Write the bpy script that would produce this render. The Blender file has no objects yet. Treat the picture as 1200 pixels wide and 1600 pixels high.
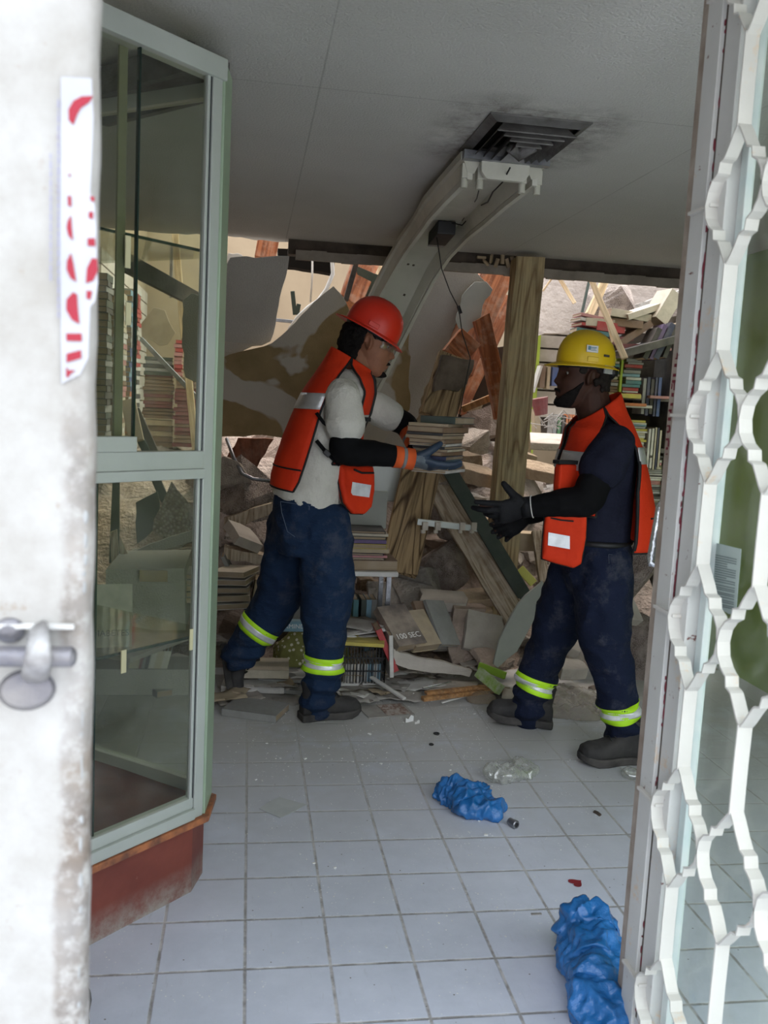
import bpy, bmesh, math, random
from math import pi, sin, cos, tan, radians as rad
from mathutils import Vector, Matrix, Euler, noise
from mathutils.geometry import tessellate_polygon
random.seed(7)
S = bpy.context.scene
COL = S.collection

# ------------------------------------------------------------------ camera
FPX = 1397.5; YAW, PITCH, ROLL = .1531, .1189, .0512; CH = 1.316
def cam_axes():
    f = Vector((sin(YAW)*cos(PITCH), cos(YAW)*cos(PITCH), -sin(PITCH)))
    r = Vector((cos(YAW), -sin(YAW), 0)); u = r.cross(f)
    return cos(ROLL)*r + sin(ROLL)*u, -sin(ROLL)*r + cos(ROLL)*u, f
CR, CU, CF = cam_axes()
cd = bpy.data.cameras.new('camera'); cam = bpy.data.objects.new('camera', cd); COL.objects.link(cam)
cd.sensor_fit = 'VERTICAL'; cd.sensor_height = 36; cd.lens = 36*FPX/1600
cd.clip_start = .02; cd.clip_end = 200
mw = Matrix.Identity(4)
for i, v in enumerate((CR, CU, -CF)):
    for j in range(3): mw[j][i] = v[j]
mw.translation = (0, 0, CH); cam.matrix_world = mw
cd.dof.use_dof = True; cd.dof.focus_distance = 3.4; cd.dof.aperture_fstop = 6.5
S.camera = cam
S.view_settings.view_transform = 'Standard'; S.view_settings.look = 'None'
S.view_settings.exposure = EXPO = 1.38; S.view_settings.gamma = 1; S.view_settings.use_curve_mapping = False

# ------------------------------------------------------------------ light
w = bpy.data.worlds.new('overcast_sky'); S.world = w; w.use_nodes = True
wn = w.node_tree.nodes; bg = wn['Background']
tc = wn.new('ShaderNodeTexCoord'); sx = wn.new('ShaderNodeSeparateXYZ'); rp = wn.new('ShaderNodeValToRGB')
w.node_tree.links.new(tc.outputs['Generated'], sx.inputs[0]); w.node_tree.links.new(sx.outputs[2], rp.inputs[0])
rp.color_ramp.elements[0].position = .0; rp.color_ramp.elements[0].color = (.32, .34, .35, 1)
rp.color_ramp.elements[1].position = .35; rp.color_ramp.elements[1].color = (.86, .92, 1.0, 1)
w.node_tree.links.new(rp.outputs[0], bg.inputs[0]); bg.inputs[1].default_value = 1.65
sd = bpy.data.lights.new('sun', 'SUN'); sun = bpy.data.objects.new('sun', sd); COL.objects.link(sun)
sd.energy = 1.8; sd.angle = rad(25); sd.color = (1, .84, .70)
sun.rotation_euler = Vector((-.25, -.42, -1)).to_track_quat('-Z', 'Y').to_euler()

# ------------------------------------------------------------------ pixel -> place
def ray(x, y): return CF + (x-600)/FPX*CR - (y-800)/FPX*CU
def P(x, y, Y):
    d = ray(x, y); return d*(Y/d.y) + Vector((0, 0, CH))
def F(x, y, z=0):
    d = ray(x, y); return d*((z-CH)/d.z) + Vector((0, 0, CH))
def PX(x, y, X):
    d = ray(x, y); return d*(X/d.x) + Vector((0, 0, CH))

# ------------------------------------------------------------------ mesh builder
class MB:
    def __init__(s): s.v = []; s.f = []; s.m = []; s.cur = 0
    def add(s, vs, fs):
        o = len(s.v); s.v += [Vector(p) for p in vs]
        for f in fs: s.f.append([i+o for i in f]); s.m.append(s.cur)
        return s
    def box(s, c, d, rot=None):
        c = Vector(c); d = Vector(d)/2
        R = rot.to_matrix() if isinstance(rot, Euler) else (rot if rot is not None else Matrix.Identity(3))
        vs = [c + R @ Vector((x*d.x, y*d.y, z*d.z)) for x in (-1, 1) for y in (-1, 1) for z in (-1, 1)]
        return s.add(vs, [(0,1,3,2), (4,6,7,5), (0,4,5,1), (2,3,7,6), (0,2,6,4), (1,5,7,3)])
    def bar(s, a, b, w, d, up=(0, -1, 0), ends=1.0):     # rectangular bar from a to b; w across, d along up
        a = Vector(a); b = Vector(b); t = (b-a).normalized(); up = Vector(up)
        n = (up - t*up.dot(t)).normalized(); x = t.cross(n)
        vs = []
        for p, k in ((a, 1), (b, ends)):
            for i, j in ((-1, -1), (1, -1), (1, 1), (-1, 1)): vs.append(p + x*(w/2*i*k) + n*(d/2*j*k))
        return s.add(vs, [(3,2,1,0), (4,5,6,7), (0,1,5,4), (1,2,6,5), (2,3,7,6), (3,0,4,7)])
    def rings(s, rs, cap=True, closed=True):
        n = len(rs[0]); vs = [p for r in rs for p in r]; fs = []
        for k in range(len(rs)-1):
            for i in range(n if closed else n-1):
                j = (i+1) % n; fs.append((k*n+i, k*n+j, (k+1)*n+j, (k+1)*n+i))
        if cap and closed: fs += [tuple(range(n-1, -1, -1)), tuple((len(rs)-1)*n+i for i in range(n))]
        return s.add(vs, fs)
    def tube(s, pts, r, n=8, cap=True, flat=1.0):
        pts = [Vector(p) for p in pts]; rr = r if isinstance(r, (list, tuple)) else [r]*len(pts)
        rs = []; nrm = None
        for i, p in enumerate(pts):
            t = (pts[min(i+1, len(pts)-1)] - pts[max(i-1, 0)]).normalized()
            if nrm is None:
                nrm = t.orthogonal().normalized()
            nrm = (nrm - t*nrm.dot(t))
            nrm = nrm.normalized() if nrm.length > 1e-6 else t.orthogonal().normalized()
            bi = t.cross(nrm)
            rs.append([p + nrm*(rr[i]*cos(2*pi*k/n)) + bi*(rr[i]*flat*sin(2*pi*k/n)) for k in range(n)])
        return s.rings(rs, cap)
    def oval(s, lst, n=24, pw=2.0, cap=True):            # lst of (centre, vecA, vecB) full ellipses
        rs = []
        for c, A, B in lst:
            r = []
            for k in range(n):
                t = 2*pi*k/n; ca, sa = cos(t), sin(t)
                ca = math.copysign(abs(ca)**(2/pw), ca); sa = math.copysign(abs(sa)**(2/pw), sa)
                r.append(Vector(c) + Vector(A)*ca + Vector(B)*sa)
            rs.append(r)
        return s.rings(rs, cap)
    def ball(s, c, r, n=16, m=10, R=None):
        c = Vector(c); r = Vector((r, r, r)) if not hasattr(r, '__len__') else Vector(r)
        vs = []; fs = []
        for i in range(m+1):
            for k in range(n):
                a = pi*i/m; b = 2*pi*k/n
                q = Vector((r.x*sin(a)*cos(b), r.y*sin(a)*sin(b), r.z*cos(a)))
                vs.append(c + (R @ q if R is not None else q))
        for i in range(m):
            for k in range(n):
                fs.append((i*n+k, (i+1)*n+k, (i+1)*n+(k+1) % n, i*n+(k+1) % n))
        return s.add(vs, fs)
    def prism(s, pts, off):                               # planar-ish outline extruded by vector off
        pts = [Vector(p) for p in pts]; n = len(pts); off = Vector(off)
        tri = tessellate_polygon([pts])
        fs = [tuple(t) for t in tri] + [tuple(n+i for i in reversed(t)) for t in tri]
        fs += [(i, (i+1) % n, n+(i+1) % n, n+i) for i in range(n)]
        return s.add(pts + [p+off for p in pts], fs)
    def sheet(s, grid, th=0.0):                          # grid[i][j] of points, optional thickness along the normals
        a = len(grid); b = len(grid[0]); vs = [Vector(p) for r in grid for p in r]
        fs = [(i*b+j, i*b+j+1, (i+1)*b+j+1, (i+1)*b+j) for i in range(a-1) for j in range(b-1)]
        if th:
            nr = [Vector() for _ in vs]
            for f in fs:
                q = (vs[f[2]]-vs[f[0]]).cross(vs[f[3]]-vs[f[1]])
                for i in f: nr[i] += q
            n = len(vs); vs = vs + [v + nr[i].normalized()*th for i, v in enumerate(vs)]
            top = [tuple(n+i for i in reversed(f)) for f in fs]
            bd = [j for j in range(b)] + [i*b+b-1 for i in range(1, a)] + [(a-1)*b+j for j in range(b-2, -1, -1)] + [i*b for i in range(a-2, 0, -1)]
            sd_ = [(bd[k], bd[(k+1) % len(bd)], n+bd[(k+1) % len(bd)], n+bd[k]) for k in range(len(bd))]
            fs = fs + top + [tuple(reversed(q)) for q in sd_]
        return s.add(vs, fs)
    def mesh(s, name, off=Vector((0, 0, 0))):
        me = bpy.data.meshes.new(name); me.from_pydata([tuple(p-off) for p in s.v], [], s.f)
        me.polygons.foreach_set('material_index', s.m)
        bm = bmesh.new(); bm.from_mesh(me); bmesh.ops.recalc_face_normals(bm, faces=bm.faces)
        bm.to_mesh(me); bm.free(); return me

BASE = {}
def link(o): COL.objects.link(o); return o
def tag(o, label=None, cat=None, group=None, kind=None):
    if label: o['label'] = label
    if cat: o['category'] = cat
    if group: o['group'] = group
    if kind: o['kind'] = kind
    return o
def mats(me, m):
    for q in (m if isinstance(m, (list, tuple)) else [m]): me.materials.append(q)
def smooth(me, ang=None):
    me.polygons.foreach_set('use_smooth', [True]*len(me.polygons))
    if ang: me.set_sharp_from_angle(angle=rad(ang))
def thing(name, base, label=None, cat=None, group=None, rot=None):
    o = bpy.data.objects.new(name, None); o.empty_display_size = .05; link(o)
    o.location = base; BASE[o.name] = Vector(base)
    return tag(o, label, cat, group)
def part(name, mb, m, root, sm=False, ang=None, label=None, bevel=0, mods=None, parent=None):
    """mesh given in world coordinates, parented to root (or to a part of root)"""
    base = BASE[root.name]
    me = mb.mesh(name, base) if isinstance(mb, MB) else mb
    o = bpy.data.objects.new(name, me); link(o); mats(me, m)
    if sm: smooth(me, ang)
    o.parent = parent or root; BASE[o.name] = base
    if label: o['label'] = label
    if bevel: bev(o, bevel)
    return o
def single(name, mb, m, label=None, cat=None, group=None, kind=None, sm=False, ang=None, bevel=0, base=None):
    if base is None:
        xs = [v.x for v in mb.v]; ys = [v.y for v in mb.v]
        base = Vector(((min(xs)+max(xs))/2, (min(ys)+max(ys))/2, min(v.z for v in mb.v)))
    base = Vector(base); me = mb.mesh(name, base)
    o = bpy.data.objects.new(name, me); link(o); mats(me, m); o.location = base; BASE[o.name] = base
    if sm: smooth(me, ang)
    if bevel: bev(o, bevel)
    return tag(o, label, cat, group, kind)
def struct(name, mb, m, **k): return single(name, mb, m, kind='structure', base=(0, 0, 0), **k)
def bev(o, w, seg=2):
    b = o.modifiers.new('bevel', 'BEVEL'); b.width = w; b.segments = seg; b.limit_method = 'ANGLE'; b.angle_limit = rad(35)
def fused(mb, voxel=.005, sm=3, fac=.5, disp=None, off=None):
    """one continuous surface from overlapping closed shells"""
    me = bpy.data.meshes.new('tmp'); me.from_pydata([tuple(p) for p in mb.v], [], mb.f)
    bm = bmesh.new(); bm.from_mesh(me); bmesh.ops.recalc_face_normals(bm, faces=bm.faces); bm.to_mesh(me); bm.free()
    o = bpy.data.objects.new('tmp', me); link(o)
    r = o.modifiers.new('r', 'REMESH'); r.mode = 'VOXEL'; r.voxel_size = voxel; r.use_smooth_shade = True
    if sm: q = o.modifiers.new('s', 'SMOOTH'); q.iterations = sm; q.factor = fac
    dg = bpy.context.evaluated_depsgraph_get(); dg.update()
    out = bpy.data.meshes.new_from_object(o.evaluated_get(dg))
    bpy.data.objects.remove(o); bpy.data.meshes.remove(me)
    if disp:
        nr = [v.normal.copy() for v in out.vertices]
        for v, n in zip(out.vertices, nr): v.co = v.co + n*disp(v.co, n)
    if off is not None:
        for v in out.vertices: v.co = v.co - off
    smooth(out); return out
def text_mesh(body, size, ext=.0005, align='CENTER'):
    c = bpy.data.curves.new('t', 'FONT'); c.body = body; c.size = size; c.extrude = ext
    c.align_x = align; c.align_y = 'CENTER'; o = bpy.data.objects.new('t', c); link(o)
    dg = bpy.context.evaluated_depsgraph_get(); dg.update()
    me = bpy.data.meshes.new_from_object(o.evaluated_get(dg)); bpy.data.objects.remove(o); return me
def text(name, body, size, c, xdir, ydir, m, root, parent=None, ext=.0004):
    """lettering whose x runs along xdir and y along ydir, placed at world point c"""
    me = text_mesh(body, size, ext); X = Vector(xdir).normalized(); Y = Vector(ydir); Y = (Y-X*Y.dot(X)).normalized(); Z = X.cross(Y)
    R = Matrix((X, Y, Z)).transposed(); b = BASE[root.name]
    for v in me.vertices: v.co = R @ v.co + Vector(c) - b
    me.materials.clear()
    return part(name, me, m, root, parent=parent)

# ------------------------------------------------------------------ materials
class NT:
    def __init__(s, name):
        s.m = bpy.data.materials.new(name); s.m.use_nodes = True; s.t = s.m.node_tree; s.n = s.t.nodes
        s.b = s.n['Principled BSDF']; s.out = s.n['Material Output']
        s.co = s.n.new('ShaderNodeTexCoord'); s.geo = s.n.new('ShaderNodeNewGeometry')
    def L(s, a, b): s.t.links.new(a, b)
    def val(s, x, inp):
        if isinstance(x, (int, float)): inp.default_value = x
        elif isinstance(x, (tuple, list)): inp.default_value = tuple(x) + ((1,) if len(x) == 3 and inp.type == 'RGBA' else ())
        else: s.L(x, inp)
    def math(s, op, a, b=0, c=0, clamp=False):
        q = s.n.new('ShaderNodeMath'); q.operation = op; q.use_clamp = clamp
        s.val(a, q.inputs[0]); s.val(b, q.inputs[1]); s.val(c, q.inputs[2]); return q.outputs[0]
    def noise(s, scale, detail=4, rough=.55, vec=None, dist=0):
        q = s.n.new('ShaderNodeTexNoise'); q.inputs['Scale'].default_value = scale; q.inputs['Detail'].default_value = detail
        q.inputs['Roughness'].default_value = rough; q.inputs['Distortion'].default_value = dist
        s.L(vec if vec is not None else s.co.outputs['Object'], q.inputs['Vector']); return q.outputs['Fac']
    def vor(s, scale, vec=None, feat='F1'):
        q = s.n.new('ShaderNodeTexVoronoi'); q.feature = feat; q.inputs['Scale'].default_value = scale
        s.L(vec if vec is not None else s.co.outputs['Object'], q.inputs['Vector']); return q.outputs[0]
    def mapr(s, x, a, b, c=0, d=1):
        q = s.n.new('ShaderNodeMapRange'); s.val(x, q.inputs[0])
        for i, v in enumerate((a, b, c, d)): q.inputs[i+1].default_value = v
        return q.outputs[0]
    def mix(s, f, a, b, mode='MIX'):
        q = s.n.new('ShaderNodeMix'); q.data_type = 'RGBA'; q.blend_type = mode
        s.val(f, q.inputs[0]); s.val(a, q.inputs[6]); s.val(b, q.inputs[7]); return q.outputs[2]
    def scaled(s, v, src='Object'):
        q = s.n.new('ShaderNodeMapping'); q.inputs['Scale'].default_value = v; s.L(s.co.outputs[src], q.inputs[0]); return q.outputs[0]
    def pos(s):
        q = s.n.new('ShaderNodeSeparateXYZ'); s.L(s.geo.outputs['Position'], q.inputs[0]); return q.outputs
    def bump(s, h, st=.3, d=.01):
        q = s.n.new('ShaderNodeBump'); q.inputs['Strength'].default_value = st; q.inputs['Distance'].default_value = d
        s.L(h, q.inputs['Height']); s.L(q.outputs[0], s.b.inputs['Normal']); return q
    def col(s, c): s.val(c, s.b.inputs['Base Color'])
    def set(s, **k):
        for a, v in k.items(): s.val(v, s.b.inputs[a.replace('_', ' ')])
        return s
def M(name, c1, c2=None, sc=6, rough=.7, metal=0, bump=0, bs=60, lo=.35, hi=.65, dust=0, dcol=(.47, .42, .37), stretch=None, spec=.4, bd=.01):
    q = NT(name); vec = q.scaled(stretch) if stretch else None
    c2 = c2 or tuple(x*.8 for x in c1)
    c = q.mix(q.mapr(q.noise(sc, 5, .6, vec), lo, hi), c1, c2)
    if dust:
        sep = q.n.new('ShaderNodeSeparateXYZ'); q.L(q.geo.outputs['Normal'], sep.inputs[0])
        up = q.mapr(sep.outputs[2], -.2, .9, .25, 1)
        d = q.math('MULTIPLY', q.math('MULTIPLY', up, q.mapr(q.noise(11, 5, .65), .25, .7)), dust, clamp=True)
        c = q.mix(d, c, dcol)
    q.col(c); q.set(Roughness=rough, Metallic=metal, Specular_IOR_Level=spec)
    if bump: q.bump(q.noise(bs, 5, .6, vec), bump, bd)
    return q.m

# ================================================================== the setting
def floor_mat():
    q = NT('glazed_tile'); p = q.pos()
    def edge(c, o):
        f = q.math('FRACT', q.math('DIVIDE', q.math('SUBTRACT', c, o-4), .2))
        return q.math('MINIMUM', f, q.math('SUBTRACT', 1, f))
    wob = q.math('MULTIPLY', q.math('SUBTRACT', q.noise(40, 3), .5), .014)
    d = q.math('ADD', q.math('MINIMUM', edge(p[0], .0295), edge(p[1], .1537)), wob)
    g = q.mapr(d, .010, .026, 1, 0)
    ids = q.n.new('ShaderNodeTexWhiteNoise'); ids.noise_dimensions = '2D'; cv = q.n.new('ShaderNodeCombineXYZ')
    for i, o in ((0, .0295), (1, .1537)): q.L(q.math('FLOOR', q.math('DIVIDE', q.math('SUBTRACT', p[i], o-4), .2)), cv.inputs[i])
    q.L(cv.outputs[0], ids.inputs['Vector'])
    base = q.mix(q.mapr(q.noise(9, 6, .7), .3, .7), (.66, .70, .82), (.56, .60, .71))
    base = q.mix(q.math('MULTIPLY', ids.outputs[0], .22), base, (.50, .53, .60))
    scr = q.mapr(q.noise(1, 6, .75, q.scaled((60, 9, 9))), .60, .72)
    base = q.mix(q.math('MULTIPLY', scr, .35), base, (.36, .37, .39))
    grout = q.mix(q.mapr(q.noise(14, 4, .7), .4, .6), (.27, .26, .26), (.56, .55, .56))
    c = q.mix(g, base, grout)
    dust = q.math('MULTIPLY', q.mapr(p[1], 2.1, 3.5, .03, 1.0), q.mapr(q.noise(3.2, 6, .65), .12, .50), clamp=True)
    c = q.mix(dust, c, (.45, .44, .42))
    sp = q.math('MULTIPLY', q.mapr(q.vor(70), .16, .10), q.mapr(q.noise(5, 3), .50, .60))
    c = q.mix(sp, c, (.85, .86, .86))
    dk = q.math('MULTIPLY', q.mapr(q.vor(23), .055, .04), q.mapr(q.noise(2.3, 3), .45, .5))
    c = q.mix(dk, c, (.12, .11, .10))
    q.col(c); q.set(Roughness=q.mapr(dust, 0, 1, .42, .85), Specular_IOR_Level=.45)
    q.bump(q.math('ADD', q.math('MULTIPLY', g, -1), q.math('MULTIPLY', q.noise(120, 3), .12)), .35, .004); return q.m
def ceiling_mat(stain=True, name='popcorn_plaster', c1=(.56, .55, .52), c2=(.49, .48, .45)):
    q = NT(name); p = q.pos()
    c = q.mix(q.mapr(q.noise(1.6, 5, .6, q.geo.outputs['Position']), .3, .7), c1, c2)
    c = q.mix(q.math('MULTIPLY', q.mapr(q.noise(150, 3, .6), .3, .7), .3), c, tuple(x*.6 for x in c1))
    if stain:
        for ax, v in ((0, .165), (0, 1.40), (1, 2.67)):       # sheet joints
            dd = q.math('ABSOLUTE', q.math('SUBTRACT', p[ax], v))
            dd = q.math('ADD', dd, q.math('MULTIPLY', q.math('SUBTRACT', q.noise(3, 3), .5), .006))
            c = q.mix(q.math('MULTIPLY', q.mapr(dd, .001, .0035, 1, 0), .4), c, (.2, .19, .17))
        # soot blown out of the air vent
        dx = q.math('MAXIMUM', q.math('SUBTRACT', q.math('ABSOLUTE', q.math('SUBTRACT', p[0], .84)), .15), 0)
        dy = q.math('MAXIMUM', q.math('SUBTRACT', q.math('ABSOLUTE', q.math('SUBTRACT', p[1], 2.93)), .2), 0)
        r = q.math('SQRT', q.math('ADD', q.math('MULTIPLY', dx, dx), q.math('MULTIPLY', dy, dy)))
        s = q.math('MULTIPLY', q.mapr(r, 0, .20, 1, 0), q.mapr(q.noise(7, 6, .75), .38, .68), clamp=True)
        s2 = q.mapr(r, 0, .03, .6, 0)
        c = q.mix(q.math('MAXIMUM', s, s2), c, (.10, .08, .07))
    q.col(c); q.set(Roughness=.95, Specular_IOR_Level=.15); q.bump(q.noise(130, 4, .6), .7, .008); return q.m
def wood_mat(name, c1, c2, ax=2, sc=14, dust=.4, dcol=(.55, .48, .40), rings=9):
    q = NT(name); st = [sc*.55]*3; st[ax] = sc*.06
    v = q.scaled(tuple(st)); nz = q.noise(1.0, 1.5, .4, v)
    f = q.math('FRACT', q.math('MULTIPLY', nz, rings)); f = q.math('ABSOLUTE', q.math('SUBTRACT', q.math('MULTIPLY', f, 2), 1))
    c = q.mix(q.mapr(f, .03, .38), c2, c1)
    st2 = [sc*5]*3; st2[ax] = sc*.25; fine = q.noise(1, 4, .6, q.scaled(tuple(st2)))
    c = q.mix(q.math('MULTIPLY', q.mapr(fine, .42, .62), .55), c, tuple(x*.5 for x in c2))
    c = q.mix(q.math('MULTIPLY', q.mapr(q.noise(7, 5, .7), .45, .62), dust), c, dcol)
    q.col(c); q.set(Roughness=.85, Specular_IOR_Level=.2); q.bump(q.math('ADD', f, q.math('MULTIPLY', fine, .8)), .2, .002); return q.m
def paint_mat(name, c=(.80, .80, .77), chip=(.20, .11, .08), amt=.66, bluish=0):
    q = NT(name)
    a = q.mix(q.mapr(q.noise(4, 5, .65), .3, .7), c, tuple(x*.86 for x in c))
    a = q.mix(q.mapr(q.noise(13, 7, .75), .60, .68), a, (.62, .50, .38))
    f = q.mapr(q.noise(38, 6, .7), amt, amt+.02)
    q.col(q.mix(f, a, chip)); q.set(Roughness=.45); q.bump(q.math('ADD', q.noise(16, 6, .7), q.math('MULTIPLY', f, -.5)), .35, .004); return q.m
def glass_mat(name, tint, gl=.1, dirt=.06):
    q = NT(name); n = q.n; tr = n.new('ShaderNodeBsdfTransparent'); tr.inputs[0].default_value = (*tint, 1)
    gs = n.new('ShaderNodeBsdfGlossy'); gs.inputs['Roughness'].default_value = .03
    fr = n.new('ShaderNodeLayerWeight'); fr.inputs[0].default_value = .5
    mx = n.new('ShaderNodeMixShader'); q.L(q.math('ADD', q.math('MULTIPLY', q.math('POWER', fr.outputs['Facing'], 5), .7), gl*.2), mx.inputs[0]); q.L(tr.outputs[0], mx.inputs[1]); q.L(gs.outputs[0], mx.inputs[2])
    df = n.new('ShaderNodeBsdfDiffuse'); df.inputs[0].default_value = (.62, .64, .60, 1)
    m2 = n.new('ShaderNodeMixShader'); q.L(q.math('MULTIPLY', q.mapr(q.noise(5, 6, .7), .35, .75), dirt), m2.inputs[0])
    q.L(mx.outputs[0], m2.inputs[1]); q.L(df.outputs[0], m2.inputs[2]); q.L(m2.outputs[0], q.out.inputs[0]); return q.m
def brown_stain_mat():                                        # plasterboard with its paper torn off in patches
    q = NT('torn_plasterboard')
    f = q.mapr(q.noise(1.5, 4, .5, None, .4), .455, .47)
    a = q.mix(q.mapr(q.noise(3, 5), .3, .7), (.45, .43, .39), (.38, .36, .32))
    b = q.mix(q.mapr(q.noise(5, 5), .3, .7), (.30, .23, .13), (.21, .16, .085))
    q.col(q.mix(f, a, b)); q.set(Roughness=.95, Specular_IOR_Level=.1); q.bump(q.math('ADD', q.noise(130, 4, .6), q.math('MULTIPLY', f, -1)), .5, .008); return q.m

m_floor = floor_mat(); m_ceil = ceiling_mat(); m_hang = ceiling_mat(False, 'fallen_popcorn_plaster', (.46, .45, .43), (.38, .37, .35))
m_torn = brown_stain_mat()
m_alu = M('aluminium', (.50, .53, .50), (.43, .46, .43), 3, .38, .25, .05, 200)
m_alug = M('green_aluminium', (.36, .46, .33), (.31, .40, .29), 3, .42, .2)
m_alud = M('dark_gasket', (.03, .035, .04), None, 5, .5)
m_glass = glass_mat('showcase_glass', (.90, .92, .87)); m_dglass = glass_mat('door_glass', (.90, .93, .89), .1, .12)
m_gedge = M('glass_edge', (.015, .03, .025), None, 5, .2)
m_white = paint_mat('peeling_white_paint', (.62, .62, .60), (.17, .07, .06), .66)
m_grille = paint_mat('grille_white_paint', (.64, .62, .58), (.28, .20, .15), .71)
m_beige = M('grimy_beige_edge', (.42, .36, .31), (.28, .22, .18), 14, .6, 0, .2, 60)
m_laminate = M('oxblood_laminate', (.16, .035, .022), (.11, .022, .015), 9, .5, 0, .1, 90)
m_trimw = M('orange_edging', (.42, .15, .06), (.14, .06, .04), 22, .5)
m_grey = M('grey_grime', (.22, .21, .20), (.33, .31, .29), 30, .8)
m_conc = M('rough_concrete', (.40, .335, .285), (.24, .195, .165), 1.6, .95, 0, .8, 14, bd=.03)
m_concw = M('concrete_back_wall', (.50, .42, .34), (.36, .29, .23), 1.2, .95, 0, .3, 20)
m_beigew = M('beige_wall', (.38, .29, .19), (.30, .225, .145), 1.5, .9)
m_greenw = M('green_paint', (.26, .38, .08), (.16, .25, .05), 1.6, .6)
m_lime = M('lime_paint', (.42, .52, .06), (.34, .44, .06), 3, .6)
m_slat = M('white_slatboard', (.60, .54, .48), (.46, .40, .34), 6, .7)
m_dark = M('dark_joist', (.045, .035, .028), (.09, .07, .055), 8, .9, 0, .4, 30)
m_lip = M('grimy_board_lip', (.20, .17, .14), (.30, .26, .22), 6, .9, 0, .4, 40)
m_metal = M('dull_steel', (.30, .31, .33), (.18, .18, .20), 20, .35, .85, .2, 90)
m_silver = M('foil', (.75, .78, .80), (.55, .58, .62), 14, .22, .9, .6, 40)
m_black = M('black_plastic', (.012, .012, .013), None, 5, .5)
m_rubber = M('boot_rubber', (.035, .033, .032), (.08, .074, .07), 12, .9, spec=.2)
m_paper = M('paper_white', (.66, .65, .62), (.52, .50, .47), 8, .8)
m_dpaper = M('dusty_paper', (.36, .34, .31), (.26, .24, .22), 10, .9)
m_ink = M('black_ink', (.02, .02, .025), None, 5, .7)
m_red = M('red_ink', (.30, .012, .03), (.25, .01, .025), 5, .6)
m_dred = M('dark_red_paint', (.16, .015, .03), None, 5, .6)

b = MB(); b.add([(-3, .3, 0), (4, .3, 0), (4, 10, 0), (-3, 10, 0)], [(0,1,2,3)]); struct('floor', b, m_floor)
b = MB(); b.box((0, -6, -.06), (40, 12.6, .1)); struct('street_pavement', b, M('pavement', (.56, .56, .57), (.48, .48, .49), 3, .9))  # unseen street pavement outside, kept pale so it bounces light indoors
# ceiling: sheet with a broken back edge
edge = [(-2.6, 5.2)]; x = -2.3
random.seed(3); edge = []
while x < .17:
    edge.append((x, 5.2 + random.uniform(-.05, .06))); x += random.uniform(.03, .09)
edge = [(-2.6, 5.2)] + edge + [(.18, 5.22), (2.75, 5.18), (2.75, .55), (-2.6, .55)]
b = MB(); b.prism([(a, c, 2.2) for a, c in edge], (0, 0, .02)); struct('ceiling', b, m_ceil)
b = MB(); b.box((.1, 2.75, 2.85), (6, 4.4, 1.25)); struct('sun_block_upper', b, m_beigew)                 # unseen block added above the shop to keep sun off its front
b = MB(); b.prism([(1.9, 5.0, 0), (4, 4.9, 0)][:1]+[(1.9, 5.0, 0), (1.9, 5.0, 0)], (0, 0, 0)) if 0 else None
b = MB(); b.box((2.62, 2.75, 1.1), (.1, 4.3, 2.2)); struct('wall_right', b, m_greenw)
b = MB(); b.box((3.0, 4.97, 1.1), (.8, .08, 2.2)); struct('wall_right_return', b, m_greenw)
b = MB(); b.box((-1.06, 4.9, 1.5), (.1, 8.2, 3.0)); struct('wall_left', b, m_beigew)
b = MB(); b.box((.8, 8.95, 1.75), (6.4, .1, 3.5)); struct('wall_back', b, m_beigew)
b = MB(); b.box((4.0, 7.4, 1.3), (.1, 4.8, 2.6)); struct('wall_far_right', b, m_conc)

# joist left bare along the broken ceiling edge
t = thing('ceiling_joist', (1.4, 5.08, 2.1), 'long grimy joist running along the broken back edge of the ceiling', 'beam')
b = MB(); b.bar((.18, 5.16, 2.17), (2.75, 5.12, 2.15), .09, .10, (0, 0, 1)); part('joist', b, m_dark, t)
b = MB()
for k in range(30):
    a0 = .22+k*.084; zz = 2.105+.002*sin(k*1.7); b.box((a0+.04, 5.04, zz), (.0845, .03, .05+.003*sin(k*2.3)))
part('lip_board', b, m_lip, t)
b = MB()
for k in range(9): b.box((1.25+.03*k, 5.01+.01*sin(k), 2.15+.012*cos(k*3)), (.05, .02, .012), Euler((k, k*.4, k*.7)))
part('splinter', b, m_beigew, t)

# ---- air vent
t = thing('air_vent', (.84, 2.93, 2.2), 'square grimy ceiling air vent with nested louvres and soot around it', 'vent')
m_vent = M('vent_metal', (.16, .155, .15), (.07, .065, .06), 9, .6, .3, .3, 60)
def ringbox(b, cx, cy, w, d, z0, z1, th, sl=0):
    o = [(cx-w/2, cy-d/2), (cx+w/2, cy-d/2), (cx+w/2, cy+d/2), (cx-w/2, cy+d/2)]
    i = [(cx+(a-cx)*(1-2*th/w), cy+(c-cy)*(1-2*th/d)) for a, c in o]
    vs = [(a, c, z0) for a, c in o] + [(a, c, z1) for a, c in i] + [(a, c, z0+.004) for a, c in o] + [(a, c, z1+.004) for a, c in i]
    b.add(vs, [(k, (k+1) % 4, 4+(k+1) % 4, 4+k) for k in range(4)] + [(8+k, 12+k, 12+(k+1) % 4, 8+(k+1) % 4) for k in range(4)]
          + [(k, 8+k, 8+(k+1) % 4, (k+1) % 4) for k in range(4)] + [(4+k, 4+(k+1) % 4, 12+(k+1) % 4, 12+k) for k in range(4)])
b = MB(); ringbox(b, .84, 2.93, .32, .42, 2.195, 2.182, .028); part('frame', b, m_vent, t)
for k in range(4):
    b = MB(); w_ = .25-k*.055; ringbox(b, .84, 2.93, w_, w_+.09, 2.160-k*.006, 2.190, .024); part('louvre', b, m_vent, t)
b = MB(); b.box((.84, 2.93, 2.197), (.30, .40, .004)); part('backing', b, m_black, t)
b = MB(); b.tube([(.80, 2.90, 2.16), (.84, 2.95, 2.15), (.87, 2.88, 2.165)], .022, 8, flat=.5); part('dust_rag', b, m_vent, t, sm=True)

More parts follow.
